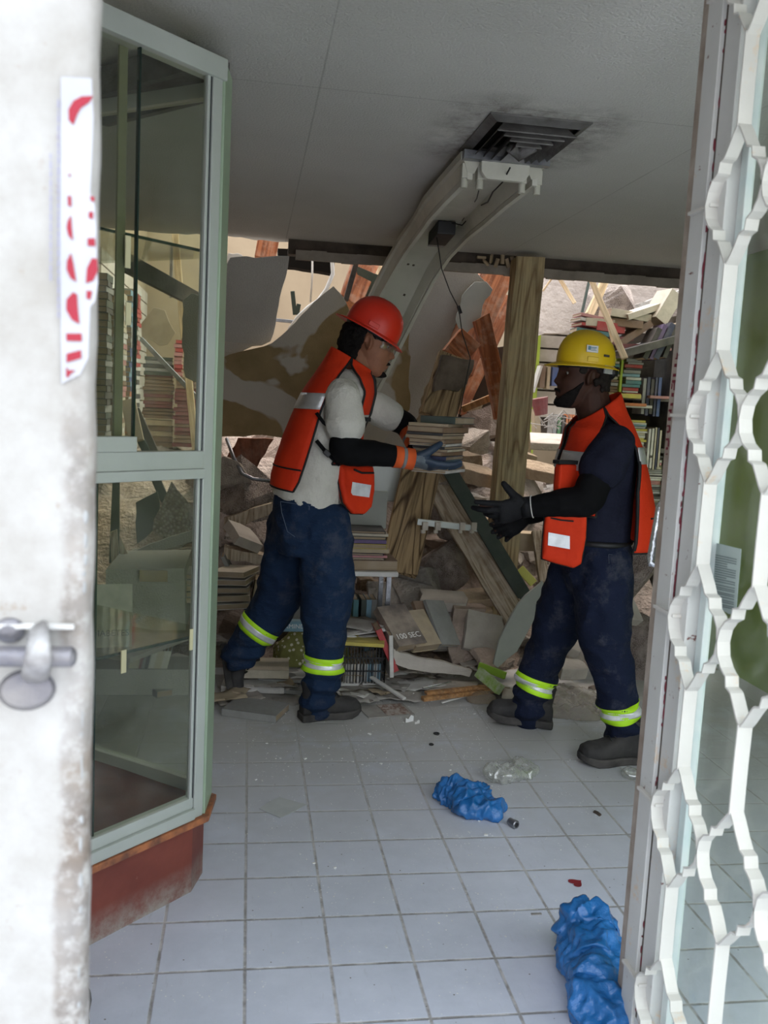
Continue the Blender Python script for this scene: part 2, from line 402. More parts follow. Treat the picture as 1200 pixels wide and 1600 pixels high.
# ---- fluorescent fitting torn off the ceiling
t = thing('fluorescent_fitting', (.80, 3.1, 2.15), 'long bent white fluorescent light fitting hanging off the ceiling below the air vent', 'ceiling light')
m_fit = M('yellowed_enamel', (.50, .49, .42), (.38, .37, .31), 3, .45, 0, .1, 30); m_fit2 = M('enamel_rail', (.56, .55, .49), (.44, .43, .37), 5, .4)
path = [(787, 250, None, 2.165), (745, 290, None, 2.155), (718, 318, None, 2.14), (694, 346, 4.25, 0), (668, 378, 4.55, 0), (646, 414, 4.76, 0), (624, 458, 4.88, 0), (600, 508, 4.97, 0), (572, 566, 5.06, 0), (540, 630, 5.16, 0), (518, 676, 5.24, 0)]
pp = [F(a, c, z) if Y is None else P(a, c, Y) for a, c, Y, z in path]
prof = [(-.150, .015), (-.150, -.010), (-.138, -.016), (-.125, -.052), (-.102, -.056), (-.085, -.022), (-.078, .0), (.078, .0), (.085, -.022), (.102, -.056), (.125, -.052), (.138, -.016), (.150, -.010), (.150, .015)]
rs = []
for i, p in enumerate(pp):
    tt = (pp[min(i+1, len(pp)-1)] - pp[max(0, i-1)]).normalized(); sx_ = Vector((1, .08, 0)); sx_ = (sx_-tt*sx_.dot(tt)).normalized(); nn = sx_.cross(tt).normalized()
    if nn.z < 0: nn = -nn
    if i > 4 and nn.y > 0: nn = nn
    rs.append((p, sx_, nn))
def fit_ring(prof): return [[p + sx_*u + nn*v for u, v in prof] for p, sx_, nn in rs]
b = MB(); b.rings(fit_ring(prof)); part('reflector', b, m_fit, t, sm=True, ang=30)
for s in (-1, 1):
    b = MB(); b.rings(fit_ring([(s*.106, -.056), (s*.106, -.075), (s*.124, -.075), (s*.124, -.05)])); part('tube_rail', b, m_fit2, t, sm=True, ang=30)
p, sx_, nn = rs[0]; fwd = (pp[1]-pp[0]).normalized()
b = MB(); b.prism([p+sx_*u+nn*v-fwd*.01 for u, v in ((-.085, 0), (.085, 0), (.085, -.05), (.065, -.075), (-.065, -.075), (-.085, -.05))], -fwd*.02); part('end_plate', b, m_fit2, t, bevel=.003)
for u in (-.13, -.075, .075, .13):
    b = MB(); c = p+sx_*u-nn*.045+fwd*.02; b.box(c, (.026, .035, .05), Matrix((sx_, fwd, nn)).transposed()); b.tube([c-nn*.02, c-nn*.055], .013, 10); part('lamp_holder', b, m_fit, t, bevel=.003)
b = MB(); b.box(p-nn*.005-fwd*.03, (.30, .03, .028), Matrix((sx_, fwd, nn)).transposed()); part('bracket', b, m_metal, t)
p, sx_, nn = rs[3]; fw3 = (pp[4]-pp[3]).normalized()
b = MB(); b.box(p-nn*.045+fw3*.03, (.085, .17, .06), Matrix((sx_, fw3, nn)).transposed()); o = part('ballast', b, m_black, t, bevel=.004, label='black ballast box')
b = MB(); b.box(p-nn*.047+fw3*.115, (.075, .045, .055), Matrix((sx_, fw3, nn)).transposed()); part('ballast_end', b, m_metal, t)
def wire(pts, r=.0028): 
    b = MB(); b.tube(pts, r, 6); part('wire', b, m_black, t, sm=True)
wire([F(797, 262, 2.12), F(785, 285, 2.10), F(770, 300, 2.09), F(762, 316, 2.085), P(742, 325, 3.95), P(733, 340, 4.05), P(722, 352, 4.1), P(706, 348, 4.15)])
wire([F(758, 275, 2.12), F(750, 290, 2.11), F(745, 310, 2.1), P(738, 322, 3.95), P(722, 345, 4.1)], .002)
wire([P(682, 368, 4.25), P(690, 420, 4.3), P(703, 455, 4.3), P(717, 482, 4.3), P(722, 520, 4.35), P(735, 560, 4.4), P(727, 600, 4.45), P(712, 680, 4.5)], .0026)
b = MB(); b.tube([P(716, 478, 4.3), P(720, 490, 4.3)], .009, 8); part('wire_nut', b, m_black, t)
b = MB()
for u, s_ in ((0, 5), (.03, 6), (-.03, 5), (.02, 7), (-.01, 7.2), (.035, 7.4), (.0, 8)):
    k = int(s_); f_ = s_-k; c = rs[k][0].lerp(rs[min(k+1, 10)][0], f_) + rs[k][1]*u - rs[k][2]*.001; b.box(c, (.012, .012, .004), Matrix((rs[k][1], rs[k][2].cross(rs[k][1]), rs[k][2])).transposed())
part('rust_hole', b, m_dark, t)
text('stencil', '54\nI', .045, rs[0][0]+fwd*.13-rs[0][2]*.002-rs[0][1]*.02, -rs[0][1], fwd, m_ink, t)

# ================================================================== steel door leaf, left (near, out of focus)
t = thing('steel_door_leaf', (-.35, .85, 0), 'white peeling steel door leaf with rusty edge, closest on the left', 'door')
def leaf_mat():
    q = NT('weathered_white_steel'); p = q.pos(); tx = q.math('ADD', p[0], q.math('MULTIPLY', q.math('SUBTRACT', q.noise(7, 5, .7), .5), .045))
    zz = q.mapr(p[2], 1.40, 1.05, 0, 1); zz = q.math('MULTIPLY', zz, q.mapr(q.noise(4.5, 3), .35, .6, .25, 1))
    a = q.mix(q.mapr(q.noise(9, 6, .7), .35, .7), (.40, .393, .38), (.29, .275, .25))
    f = q.math('MULTIPLY', q.math('MULTIPLY', q.mapr(tx, -.172, -.164, 0, 1), q.mapr(q.noise(42, 6, .75), .38, .52)), zz, clamp=True)
    br = q.mix(q.mapr(q.noise(22, 5), .35, .65), (.045, .026, .018), (.17, .125, .09))
    f2 = q.math('MULTIPLY', q.mapr(q.noise(19, 6, .8), .61, .66), .5)
    q.col(q.mix(f, q.mix(f2, a, (.24, .18, .12)), br)); q.set(Roughness=.5); q.bump(q.noise(20, 6, .7), .4, .004); return q.m
m_leaf = leaf_mat()
random.seed(5); g = []
zs = [i*.02 for i in range(0, 112)]
for z in zs:
    e = -.146 + .0025*noise.noise(Vector((0, 3, z*14))) + .0022*noise.noise(Vector((0, 0, z*50)))
    g.append([(-.95, .85, z), (-.30, .85, z), (-.19, .85, z), (e-.016, .85, z), (e-.004, .852, z), (e, .858, z), (e-.002, .885, z)])
b = MB(); b.sheet(g, .004); b.box((-.55, .872, 1.1), (.8, .03, 2.19)); part('sheet_metal', b, m_leaf, t, sm=True, ang=50)
b = MB()
for k in range(70):
    z = random.uniform(.25, 1.2); b.ball((-.150+random.uniform(-.004, .003), .850, z), (random.uniform(.001, .004), .002, random.uniform(.003, .012)), 8, 6)
part('flaking_paint', b, M('thick_paint_flake', (.34, .35, .35), None, 5, .5), t, sm=True)
def LQ(pts, m, name='sticker', off=.0):                       # a flat patch stuck on the leaf
    b = MB(); b.prism([P(a, c, .8435-off) for a, c in pts], (0, .001, 0)); part(name, b, m, t)
m_stk = M('sticker_paper', (.42, .425, .455), (.37, .375, .405), 9, .5)
LQ([(95, 120), (143, 122), (146, 185), (141, 300), (148, 320), (150, 350), (151, 400), (153, 440), (149, 470), (141, 480), (138, 560), (125, 585), (96, 600), (93, 400)], m_stk)
def red(pts): LQ([(60+a*.2937, 130+c*.2937) for a, c in pts], m_red, 'red_print', .0012)
red([(160, 140), (185, 95), (230, 70), (290, 68), (270, 100), (225, 130), (205, 165), (185, 220), (162, 195)])
red([(158, 482), (172, 486), (166, 497)]); red([(156, 600), (172, 600), (175, 655), (158, 650)])
red([(172, 705), (176, 760), (182, 835), (160, 810), (150, 770), (155, 735)])
red([(172, 905), (185, 960), (200, 1055), (170, 1035), (150, 990), (152, 945)])
red([(185, 1112), (205, 1125), (207, 1180), (217, 1280), (178, 1258), (148, 1205), (150, 1150)])
red([(148, 1332), (228, 1332), (230, 1372), (150, 1370)]); red([(150, 1440), (225, 1420), (228, 1462), (150, 1485)])
red([(148, 1512), (160, 1528), (195, 1528), (165, 1550), (160, 1565), (148, 1562)])
red([(275, 600), (298, 605), (298, 630), (280, 625)]); red([(268, 685), (290, 683), (290, 722), (268, 715)])
red([(262, 825), (300, 825), (302, 866), (262, 864)]); red([(285, 930), (312, 935), (315, 1000), (290, 1050), (253, 1063), (258, 985)]); red([(256, 1104), (285, 1106), (275, 1150), (256, 1145)])
b = MB(); random.seed(2)
for line, (xx, y0, y1) in enumerate(((90, 155, 490), (78, 240, 435))):
    y = y0
    while y < y1:
        l = random.uniform(4, 14); b.prism([P(xx, y, .842), P(xx+2.2, y, .842), P(xx+2.2, y+l, .842), P(xx, y+l, .842)], (0, .0008, 0)); y += l+random.uniform(2, 4)
part('small_print', b, M('grey_ink', (.30, .30, .42), None, 5, .6), t)
# barrel bolt
m_bolt = M('worn_bolt_steel', (.13, .13, .16), (.26, .25, .25), 14, .4, .6, .3, 60)
t2 = thing('barrel_bolt', (-.2, .83, 1.05), 'thick sliding steel bolt welded across the white door leaf', 'bolt')
zb = P(60, 1026, .82).z
b = MB(); b.tube([(-.45, .82, zb), (-.152, .82, zb)], .0095, 16); b.tube([(-.152, .82, zb), (-.149, .82, zb)], [.0095, .006], 16); part('rod', b, m_bolt, t2, sm=True, ang=40)
b = MB()
b.tube([P(58, 985, .84), P(60, 1000, .812), P(60, 1026, .802), P(56, 1050, .812), P(52, 1062, .845)], .012, 10, flat=.5); part('strap', b, M('chipped_strap', (.40, .40, .40), (.20, .19, .19), 40, .4, .3), t2, sm=True)
b = MB(); b.oval([(P(42, 1078, .846), Vector((.026, 0, .004)), Vector((-.003, 0, .020))), (P(42, 1078, .835), Vector((.022, 0, .003)), Vector((-.002, 0, .016)))], 24); b.ball(P(15, 985, .845), (.014, .006, .012)); part('weld_plate', b, m_bolt, t2, sm=True, ang=50)
b = MB(); b.box((-.25, .843, P(30, 975, .85).z), (.19, .006, .004)); part('edge_bead', b, m_white, t2)

# ================================================================== glass showcase on the left
C0 = Vector((-.09, 2.29, 0)); D = Vector((-.7071, -.7071, 0)); N = Vector((.7071, -.7071, 0)); LF = .78
def fc(u, z, d=0): return C0 + D*u + N*d + Vector((0, 0, z))     # point on the showcase front
t = thing('display_showcase', (-.3, 2.3, 0), 'tall glass display showcase with aluminium frame on a dark red base', 'showcase')
RF = Matrix((D, N, Vector((0, 0, 1)))).transposed()
def fbar(name, u0, u1, z0, z1, d0, d1, m, bv=.002, par=None):
    b = MB(); b.box(fc((u0+u1)/2, (z0+z1)/2, (d0+d1)/2), (abs(u1-u0), abs(d1-d0), abs(z1-z0)), RF); return part(name, b, m, t, bevel=bv, parent=par)
C1 = Vector((-.078, 2.41, 0)); C2 = Vector((-.62, 2.82, 0)); C3 = fc(LF, 0)
out = [fc(0, 0), C1, C2, Vector((-.93, 2.35, 0)), C3]
b = MB(); b.prism([p+Vector((0, 0, .0)) for p in [fc(.015, 0, -.02), C1+Vector((-.012, -.02, 0)), C2, Vector((-.93, 2.35, 0)), fc(LF, 0, -.02)]], (0, 0, .195)); 
def plinth_mat():
    q = NT('scuffed_oxblood_base'); p = q.pos()
    c = q.mix(q.mapr(q.noise(9, 5), .3, .7), (.20, .048, .032), (.145, .032, .022))
    f = q.math('MULTIPLY', q.mapr(p[2], .085, .0), q.mapr(q.noise(24, 7, .75), .30, .60), clamp=True)
    f2 = q.mapr(q.noise(1, 7, .8, q.scaled((30, 30, 14))), .635, .66)
    c = q.mix(q.math('MULTIPLY', f2, q.mapr(p[2], .15, .05)), c, (.55, .42, .30)); c = q.mix(f, c, (.30, .27, .24))
    q.col(c); q.set(Roughness=.55); q.bump(q.noise(60, 4), .15, .003); return q.m
part('base_cabinet', b, plinth_mat(), t)
b = MB(); b.prism([fc(-.012, .198, .012), C1+Vector((.02, .01, .198)), C2+Vector((0, 0, .198)), Vector((-.93, 2.35, .198)), fc(LF, .198, .012)], (0, 0, .018)); part('base_top', b, m_trimw, t, bevel=.003)
b = MB(); b.prism([fc(.03, .217, -.03), C1+Vector((-.03, -.01, .217)), C2+Vector((0, 0, .217)), Vector((-.9, 2.35, .217)), fc(LF, .217, -.03)], (0, 0, .004)); part('bottom_board', b, m_laminate, t)
fbar('corner_post', 0, .030, .217, 2.115, -.03, 0, m_alu)
fbar('inner_bead', .034, .043, .23, 2.10, -.02, -.004, m_alu)
fbar('glazing_stile', .030, .034, .23, 2.10, -.02, -.004, m_alud)
b = MB(); b.box((C0+C1)/2+Vector((.0, .01, 1.166)), (.012, .125, 1.90), Euler((0, 0, -.1))); part('side_panel', b, m_alug, t, bevel=.002, label='green tinted aluminium side panel')
b = MB(); b.box(C1+Vector((-.02, .0, 1.166)), (.03, .03, 1.90)); part('rear_post', b, m_alug, t)
fbar('top_rail', -.01, LF, 2.068, 2.118, -.04, .006, m_alu)
fbar('middle_rail', .03, LF, 1.136, 1.180, -.03, .004, m_alu); fbar('middle_channel', .03, LF, 1.112, 1.136, -.03, .010, m_alu)
fbar('bottom_rail', .03, LF, .217, .246, -.03, .006, m_alu); fbar('bottom_channel', .03, LF, .246, .275, -.03, -.004, m_alu)
fbar('track_stub', .235, LF, 1.18, 1.215, -.03, .003, m_alu)
for nm, z0, z1 in (('upper_pane', 1.18, 2.07), ('lower_pane', .27, 1.115)): fbar(nm, .043, LF, z0, z1, -.016, -.012, m_glass, 0)
fbar('sliding_pane', .34, LF, .25, 1.115, -.026, -.022, m_glass, 0)
b = MB(); b.box(fc(.328, .68, -.02), (.004, .010, .86), RF); b.box(fc(.345, .68, -.028), (.003, .008, .86), RF); part('pane_edge', b, m_gedge, t)
fbar('upper_pane_edge', .232, .236, 1.2, 2.07, -.02, -.010, m_gedge, 0)
b = MB(); b.box(fc(.27, 1.62, -.025), (.022, .006, .88), RF); part('inner_stile', b, M('olive_plastic', (.16, .16, .09), None, 4, .4), t)
# rear frame, seen through the glass
rd = (C2-C1).normalized(); rn = Vector((rd.y, -rd.x, 0)); RR = Matrix((rd, rn, Vector((0, 0, 1)))).transposed()
for z in (.235, 2.09): b = MB(); b.box(C1+rd*.37+Vector((0, 0, z)), (.60, .03, .035), RR); part('rear_rail', b, m_alu, t)
b = MB(); b.box(C2+Vector((0, 0, 1.16)), (.035, .035, 1.9)); part('rear_post', b, m_alu, t)
b = MB(); b.box(C1+rd*.33+Vector((0, 0, 1.16)), (.64, .004, 1.85), RR); part('rear_pane', b, m_glass, t)
def shelf(z):
    b = MB(); b.prism([fc(.035, z, -.03), C1+Vector((-.035, -.03, z)), C2+Vector((.03, -.06, z)), fc(LF, z, -.03)], (0, 0, .006)); o = part('glass_shelf', b, m_glass, t)
    b = MB(); b.box(fc(.41, z+.003, -.029), (.75, .003, .007), RF); part('shelf_edge', b, m_gedge, t, parent=o)
shelf(1.664); shelf(.696)
m_tape = M('yellowed_tape', (.62, .58, .36), None, 5, .5)
for u, z, hh, m in ((.262, 1.625, .07, m_tape), (.258, 1.49, .05, m_tape), (.046, .70, .055, m_tape), (.255, .685, .055, m_tape)):
    b = MB(); b.box(fc(u, z, -.008), (.014, .003, hh), RF); part('tape_strip', b, m, t)
# beam above the far end, seen through the upper glass
b = MB(); a0, a1 = F(140, 150, 2.16), F(322, 98, 2.16); b.bar(a0, a1, .16, .05, (0, 0, 1)); b.bar(a0+Vector((.03, .09, -.02)), a1+Vector((.03, .09, -.02)), .02, .07, (0, 0, 1)); b.bar(a0-Vector((.03, .09, .02)), a1-Vector((.03, .09, .02)), .02, .07, (0, 0, 1))
single('ceiling_track', b, m_vent, 'dark metal sliding door track under the ceiling behind the showcase', 'track')

# ================================================================== grilled glass door on the right
t = thing('grille_door', (.84, 1.3, 0), 'white glazed door leaf with scrolled iron grille standing open on the right', 'door')
XG = .83
def yb(name, y0, y1, x0, x1, z0, z1, m, bv=.0015, **k):
    b = MB(); b.box(((x0+x1)/2, (y0+y1)/2, (z0+z1)/2), (abs(x1-x0), abs(y1-y0), abs(z1-z0))); return part(name, b, m, t, bevel=bv, **k)
yb('edge_angle', 1.672, 1.712, .832, .862, .03, 2.16, m_beige, label='grimy beige edge angle')
yb('outer_stile', 1.6145, 1.670, .822, .860, .03, 2.16, m_white); yb('inner_stile', 1.556, 1.6085, .830, .862, .03, 2.16, m_white)
yb('glazing_bead', 1.530, 1.553, .852, .868, .06, 2.13, M('pale_blue_bead', (.52, .62, .62), (.68, .72, .70), 9, .5))
yb('dark_joint', 1.607, 1.616, .8305, .85, .05, 2.15, m_dark, 0)
yb('bottom_rail', .90, 1.66, .828, .862, .035, .085, m_white); yb('top_rail', .90, 1.66, .828, .862, 2.12, 2.165, m_white); yb('hinge_stile', .86, .90, .828, .862, .03, 2.16, m_white)
yb('glass_pane', .90, 1.54, .864, .868, .08, 2.125, m_dglass, 0)
o_ = [(0, 0), (.05, .12), (.13, .27), (.19, .38), (.20, .42), (.215, .56), (.29, .60), (.30, .66), (.33, .80), (.40, .94), (.5, 1.0), (.60, .94), (.67, .80), (.70, .66), (.71, .60), (.785, .56), (.80, .42), (.81, .38), (.87, .27), (.95, .12), (1, 0)]
PER = .382; HS = .092
def strip(pts, wd=.024, th=.0032):                            # flat bar on edge: path in (y, z), wide along x
    rs = []
    for i, (y, z) in enumerate(pts):
        a = Vector(pts[max(0, i-1)]); c = Vector(pts[min(len(pts)-1, i+1)]); tt = (c-a).normalized(); n2 = Vector((-tt.y, tt.x))*th/2
        rs.append([(XG-wd, y+n2.x, z+n2.y), (XG, y+n2.x, z+n2.y), (XG, y-n2.x, z-n2.y), (XG-wd, y-n2.x, z-n2.y)])
    return rs
random.seed(11)
for ci, yc in enumerate((1.491, 1.307, 1.123, .955)):
    for k in range(-1, 5):
        zs_ = .677 + k*PER                                    # split
        if zs_-.236 < .03: 
            pass
        for s in (-1, 1):
            pts = [(yc + s*HS*o + random.uniform(-.0012, .0012), zs_-.236*q_) for q_, o in o_ if zs_-.236*q_ > .06 and zs_-.236*q_ < 2.14]
            if len(pts) > 2: b = MB(); b.rings(strip(pts)); part('grille_scroll', b, m_grille, t)
        z0, z1 = zs_, min(zs_+.146, 2.14)
        if z0 < 2.1 and z1 > .08: b = MB(); b.rings(strip([(yc, z0-.004), (yc+.001, (z0+z1)/2), (yc, z1+.004)], .026)); part('grille_bar', b, m_grille, t)
for k in range(-1, 5):
    z = .677-.118+k*PER
    if .05 < z < 2.1: b = MB(); b.box((.822, 1.62, z+.002), (.018, .085, .006)); part('grille_bracket', b, m_grille, t)
random.seed(14); b = MB()
for k in range(90):
    z = random.choice((random.uniform(.9, 1.75), random.uniform(.1, 2.1))); b.ball((.8285+.0015*random.random(), 1.612+random.uniform(-.002, .003), z), (.0015, random.uniform(.001, .0035), random.uniform(.002, .014)), 8, 6)
part('peeled_spots', b, m_dred, t, label='dark red spots where paint has peeled')
# red letters on the edge of the frame
b = MB(); q0 = [(1045+a*.15-52*.0, 500+c*.15) for a, c in ()]
def redq(x0, y0, x1, y1): b.prism([PX(a, c, .8305) for a, c in ((x0, y0), (x1, y0), (x1-.6, y1), (x0-.6, y1))], (.001, 0, 0))
for s_ in ((368, 395, 390, 408), (383, 345, 392, 400), (358, 455, 380, 490), (345, 560, 372, 592), (335, 625, 365, 655), (350, 655, 357, 730), (328, 660, 334, 720), (328, 760, 348, 798), (318, 865, 340, 893), (300, 930, 327, 955), (315, 955, 322, 1010), (292, 1015, 320, 1048), (283, 1095, 310, 1112), (300, 1112, 312, 1165), (280, 1155, 302, 1175), (270, 1232, 300, 1255), (290, 1255, 300, 1320), (270, 1325, 288, 1352), (268, 1392, 284, 1402)):
    redq(*(1000+s_[0]*.15, 500+s_[1]*.15, 1000+s_[2]*.15, 500+s_[3]*.15))
part('red_lettering', b, m_dred, t)
b = MB(); hp = [PX(1026, 788, .80)+Vector((0, .08, 0))]
h0 = P(1034, 786, 1.735); h1 = P(1017, 880, 1.735)
b.tube([h0+Vector((.02, -.02, .004)), h0, h0+(h1-h0)*.08, h0+(h1-h0)*.92, h1, h1+Vector((.02, -.02, -.004))], [.005, .008, .0105, .0105, .008, .005], 14); part('pull_handle', b, m_silver, t, sm=True, label='foil wrapped pull handle')
# papers stuck on the glass
def gpap(pts, m, name, x=.8625): b = MB(); b.prism([PX(a, c, x) for a, c in pts], (.0006, 0, 0)); return part(name, b, m, t)
pt = gpap([(1142, 145), (1172, 128), (1171, 196), (1140, 206)], m_paper, 'paper_label')
c = PX(1159, 163, .8618); text('printed_word', 'CENSA', .024, c+Vector((0, -.004, 0)), (0, -1, .0), (0, 0, 1), m_ink, t, ext=.0002)
m_note = M('washed_out_notice', (.40, .47, .45), (.34, .42, .40), 8, .6)
gpap([(1110, 846), (1158, 858), (1150, 955), (1140, 960), (1098, 935), (1112, 900)], m_note, 'notice_sheet'); gpap([(1076, 850), (1100, 848), (1104, 895), (1092, 940), (1078, 930)], m_note, 'notice_sheet')
b = MB(); random.seed(4)
for k in range(22):
    y = 866+k*3.7; x0 = 1117 if k < 12 else 1112+random.uniform(-4, 4); x1 = 1151-k*.25-random.choice((0, 0, 0, 14))
    b.prism([PX(a, c, .862) for a, c in ((x0, y), (x1, y+(x1-x0)*.22), (x1, y+(x1-x0)*.22+1.5), (x0, y+1.5))], (.0003, 0, 0))
part('notice_print', b, M('grey_print', (.16, .20, .20), None, 4, .6), t)
b = MB(); cc = PX(1087, 868, .8618)
for r0, r1 in ((.010, .0125), (.004, .006)):
    n_ = 24; b.add([cc+Vector((0, r*cos(2*pi*k/n_), 1.35*r*sin(2*pi*k/n_))) for r in (r0, r1) for k in range(n_)], [(k, (k+1) % n_, n_+(k+1) % n_, n_+k) for k in range(n_)])
part('notice_emblem', b, m_ink, t)

# ================================================================== the two workers
m_skin1 = M('skin_light_brown', (.25, .11, .062), (.20, .086, .048), 20, .6, 0, .1, 200, spec=.25)
m_skin2 = M('skin_dark_brown', (.052, .022, .014), (.036, .015, .010), 20, .6, 0, .1, 200, spec=.2)
m_hair = M('black_hair', (.005, .004, .004), (.011, .009, .008), 60, .8, 0, .8, 160, spec=.15)
m_eye = M('eye_white', (.30, .28, .26)); m_iris = M('iris_dark', (.03, .015, .01), None, 4, .2)
m_tee = M('white_cotton', (.58, .56, .51), (.46, .44, .39), 5, .9, 0, .6, 9, bd=.04)
m_navytee = M('navy_cotton', (.016, .018, .033), (.009, .010, .020), 5, .9, 0, .6, 9, bd=.04, spec=.12)
m_blackfab = M('black_stretch_fabric', (.0035, .0035, .004), (.006, .006, .007), 8, .85, 0, .2, 18, spec=.12)
def vest_mat(name, c1, c2):
    q = NT(name); q.col(q.mix(q.mapr(q.noise(5, 5, .6), .3, .7), c1, c2)); q.set(Roughness=.75)
    q.set(Specular_IOR_Level=.2); q.bump(q.math('ADD', q.noise(12, 4, .6), q.math('MULTIPLY', q.noise(300, 2), .06)), .35, .02); return q.m
m_vest = vest_mat('orange_vest_fabric', (.64, .040, .008), (.50, .026, .006))
m_trimb = M('black_binding', (.008, .008, .008), None, 5, .7)
m_refl = M('silver_reflective_tape', (.50, .50, .50), (.36, .36, .37), 9, .35, .35, .3, 24)
m_lime2 = M('fluorescent_lime_tape', (.50, .90, .02), None, 5, .6); m_silv2 = M('bright_reflective_tape', (.78, .80, .82), (.62, .64, .66), 30, .3, .2)
def denim(name, c1, c2):
    q = NT(name); p = q.pos(); c = q.mix(q.mapr(q.noise(4, 6, .65), .3, .7), c1, c2)
    c = q.mix(q.math('MULTIPLY', q.mapr(q.noise(9, 6, .75), .52, .72), .35), c, (.12, .12, .13))
    q.col(c); q.set(Roughness=.9, Specular_IOR_Level=.2); q.bump(q.math('ADD', q.noise(9, 4, .6, q.scaled((1, 1, 2.2))), q.math('MULTIPLY', q.noise(260, 2), .08)), .55, .03); return q.m
m_den1 = denim('blue_denim', (.012, .030, .070), (.007, .017, .045)); m_den2 = denim('navy_workwear', (.009, .014, .036), (.005, .009, .024))
m_boot = M('dusty_black_leather', (.020, .020, .021), (.040, .038, .037), 9, .8, 0, .2, 60, spec=.2, dust=.3, dcol=(.13, .12, .115))
m_helr = M('red_hard_hat', (.58, .028, .012), (.50, .022, .010), 3, .35, 0, .03, 40); m_hely = M('yellow_hard_hat', (.68, .46, .012), (.58, .38, .01), 3, .35, 0, .03, 40)
m_gl1 = M('grey_glove_knit', (.14, .17, .19), (.10, .12, .14), 30, .85, 0, .4, 200); m_gl1b = M('blue_rubber_coating', (.03, .05, .085), (.02, .035, .06), 12, .5)
m_ocuff = M('orange_cuff', (.70, .11, .02), (.60, .09, .02), 12, .8); m_gcuff = M('grey_cuff', (.22, .22, .22))
m_clear = glass_mat('clear_goggles', (.93, .94, .93), .3, .12)

def frame(fdir, pitch=0, roll=0):
    """columns: forward, left, up for a facing direction (degrees in plan), nodding by pitch"""
    return (Matrix.Rotation(rad(fdir), 3, 'Z') @ Matrix.Rotation(rad(pitch), 3, 'Y') @ Matrix.Rotation(rad(roll), 3, 'X'))
HP = [(-.120, .066, .030, .018), (-.114, .080, .010, .030), (-.102, .090, -.012, .040), (-.086, .093, -.026, .048), (-.068, .0925, -.036, .054), (-.050, .092, -.048, .060), (-.030, .091, -.064, .065),
      (-.010, .089, -.078, .069), (.010, .088, -.088, .072), (.030, .092, -.095, .0745), (.045, .094, -.099, .076), (.070, .091, -.100, .076), (.092, .078, -.088, .067), (.108, .055, -.065, .052), (.118, .025, -.035, .030)]
def head_mesh(b, c, R, sc=1.0, nose=1.0, lips=1.0, chin=1.0):
    def lerp_row(z):
        for i in range(len(HP)-1):
            if HP[i][0] <= z <= HP[i+1][0]:
                t = (z-HP[i][0])/(HP[i+1][0]-HP[i][0]); return [HP[i][k]+(HP[i+1][k]-HP[i][k])*t for k in range(4)]
        return HP[-1] if z > 0 else HP[0]
    G = lambda y, z, y0, z0, sy, sz: math.exp(-((y-y0)/sy)**2-((z-z0)/sz)**2)
    rs = []; m = 84; n = 80
    for i in range(m+1):
        z = -.120+.238*i/m; _, xf, xb, w = lerp_row(z); r = []
        for k in range(n):
            t = 2*pi*k/n; ca, sa = cos(t), sin(t); pw = 2.25 if ca > 0 else 2.0
            ca2 = math.copysign(abs(ca)**(2/pw), ca); sa2 = math.copysign(abs(sa)**(2/pw), sa)
            x = (xf+xb)/2+(xf-xb)/2*ca2; y = w*sa2
            if ca > 0:
                f = 0
                f += nose*(.016*G(y, z, 0, .005, .009, .022) + .021*G(y, z, 0, -.020, .010, .013) + .007*G(y, z, .011, -.027, .007, .008) + .007*G(y, z, -.011, -.027, .007, .008))
                f += .006*G(y, z, .026, .032, .022, .008) + .006*G(y, z, -.026, .032, .022, .008)
                f -= .011*G(y, z, .031, .012, .015, .012) + .011*G(y, z, -.031, .012, .015, .012)
                f += .004*G(y, z, .040, -.018, .018, .014) + .004*G(y, z, -.040, -.018, .018, .014)
                f += lips*(.008*G(y, z, 0, -.058, .022, .006) + .008*G(y, z, 0, -.071, .019, .0065) - .003*G(y, z, 0, -.0645, .024, .0025)) + .004*G(y, z, 0, -.055, .03, .018)
                f -= .005*G(y, z, 0, -.083, .02, .006); f += chin*.008*G(y, z, 0, -.103, .020, .013)
                x += f
            r.append(Vector(c)+R @ Vector((x*sc, y*sc, z*sc)))
        rs.append(r)
    b.rings(rs)
def ears(b, c, R, sc=1.0):
    for s in (-1, 1):
        Re = R @ Matrix.Rotation(rad(s*22), 3, 'Z') @ Matrix.Rotation(rad(-10), 3, 'Y')
        o = Vector(c)+R @ Vector((-.004*sc, s*.073*sc, -.004*sc))
        b.ball(o, (.017*sc, .007*sc, .030*sc), 14, 10, Re)
        pts = [o+Re @ Vector((.012*cos(a)*1.15*sc-.002, s*.008*sc, .027*sin(a)*sc+.002)) for a in [rad(q) for q in range(-70, 200, 18)]]
        b.tube(pts, .0048*sc, 8)
def at_head(c, R, sc=1): return lambda x, y, z: Vector(c)+R @ Vector((x*sc, y*sc, z*sc))
def face_parts(root, c, R, sc, brow=True):
    H = at_head(c, R, sc)
    for s in (-1, 1):
        b = MB(); b.ball(H(.0635, s*.031, .012), .0125*sc, 14, 10); o = part('eye', b, m_eye, root, sm=True)
        b = MB(); b.ball(H(.0712, s*.031, .010), (.006*sc, .006*sc, .006*sc), 10, 8); part('iris', b, m_iris, root, sm=True, parent=o)
        b = MB(); b.tube([H(.088, s*.014, .033), H(.0905, s*.026, .037), H(.083, s*.040, .036), H(.074, s*.050, .030)], [.002*sc, .0042*sc, .0038*sc, .0015*sc], 8, flat=.8); part('eyebrow', b, m_hair, root, sm=True)
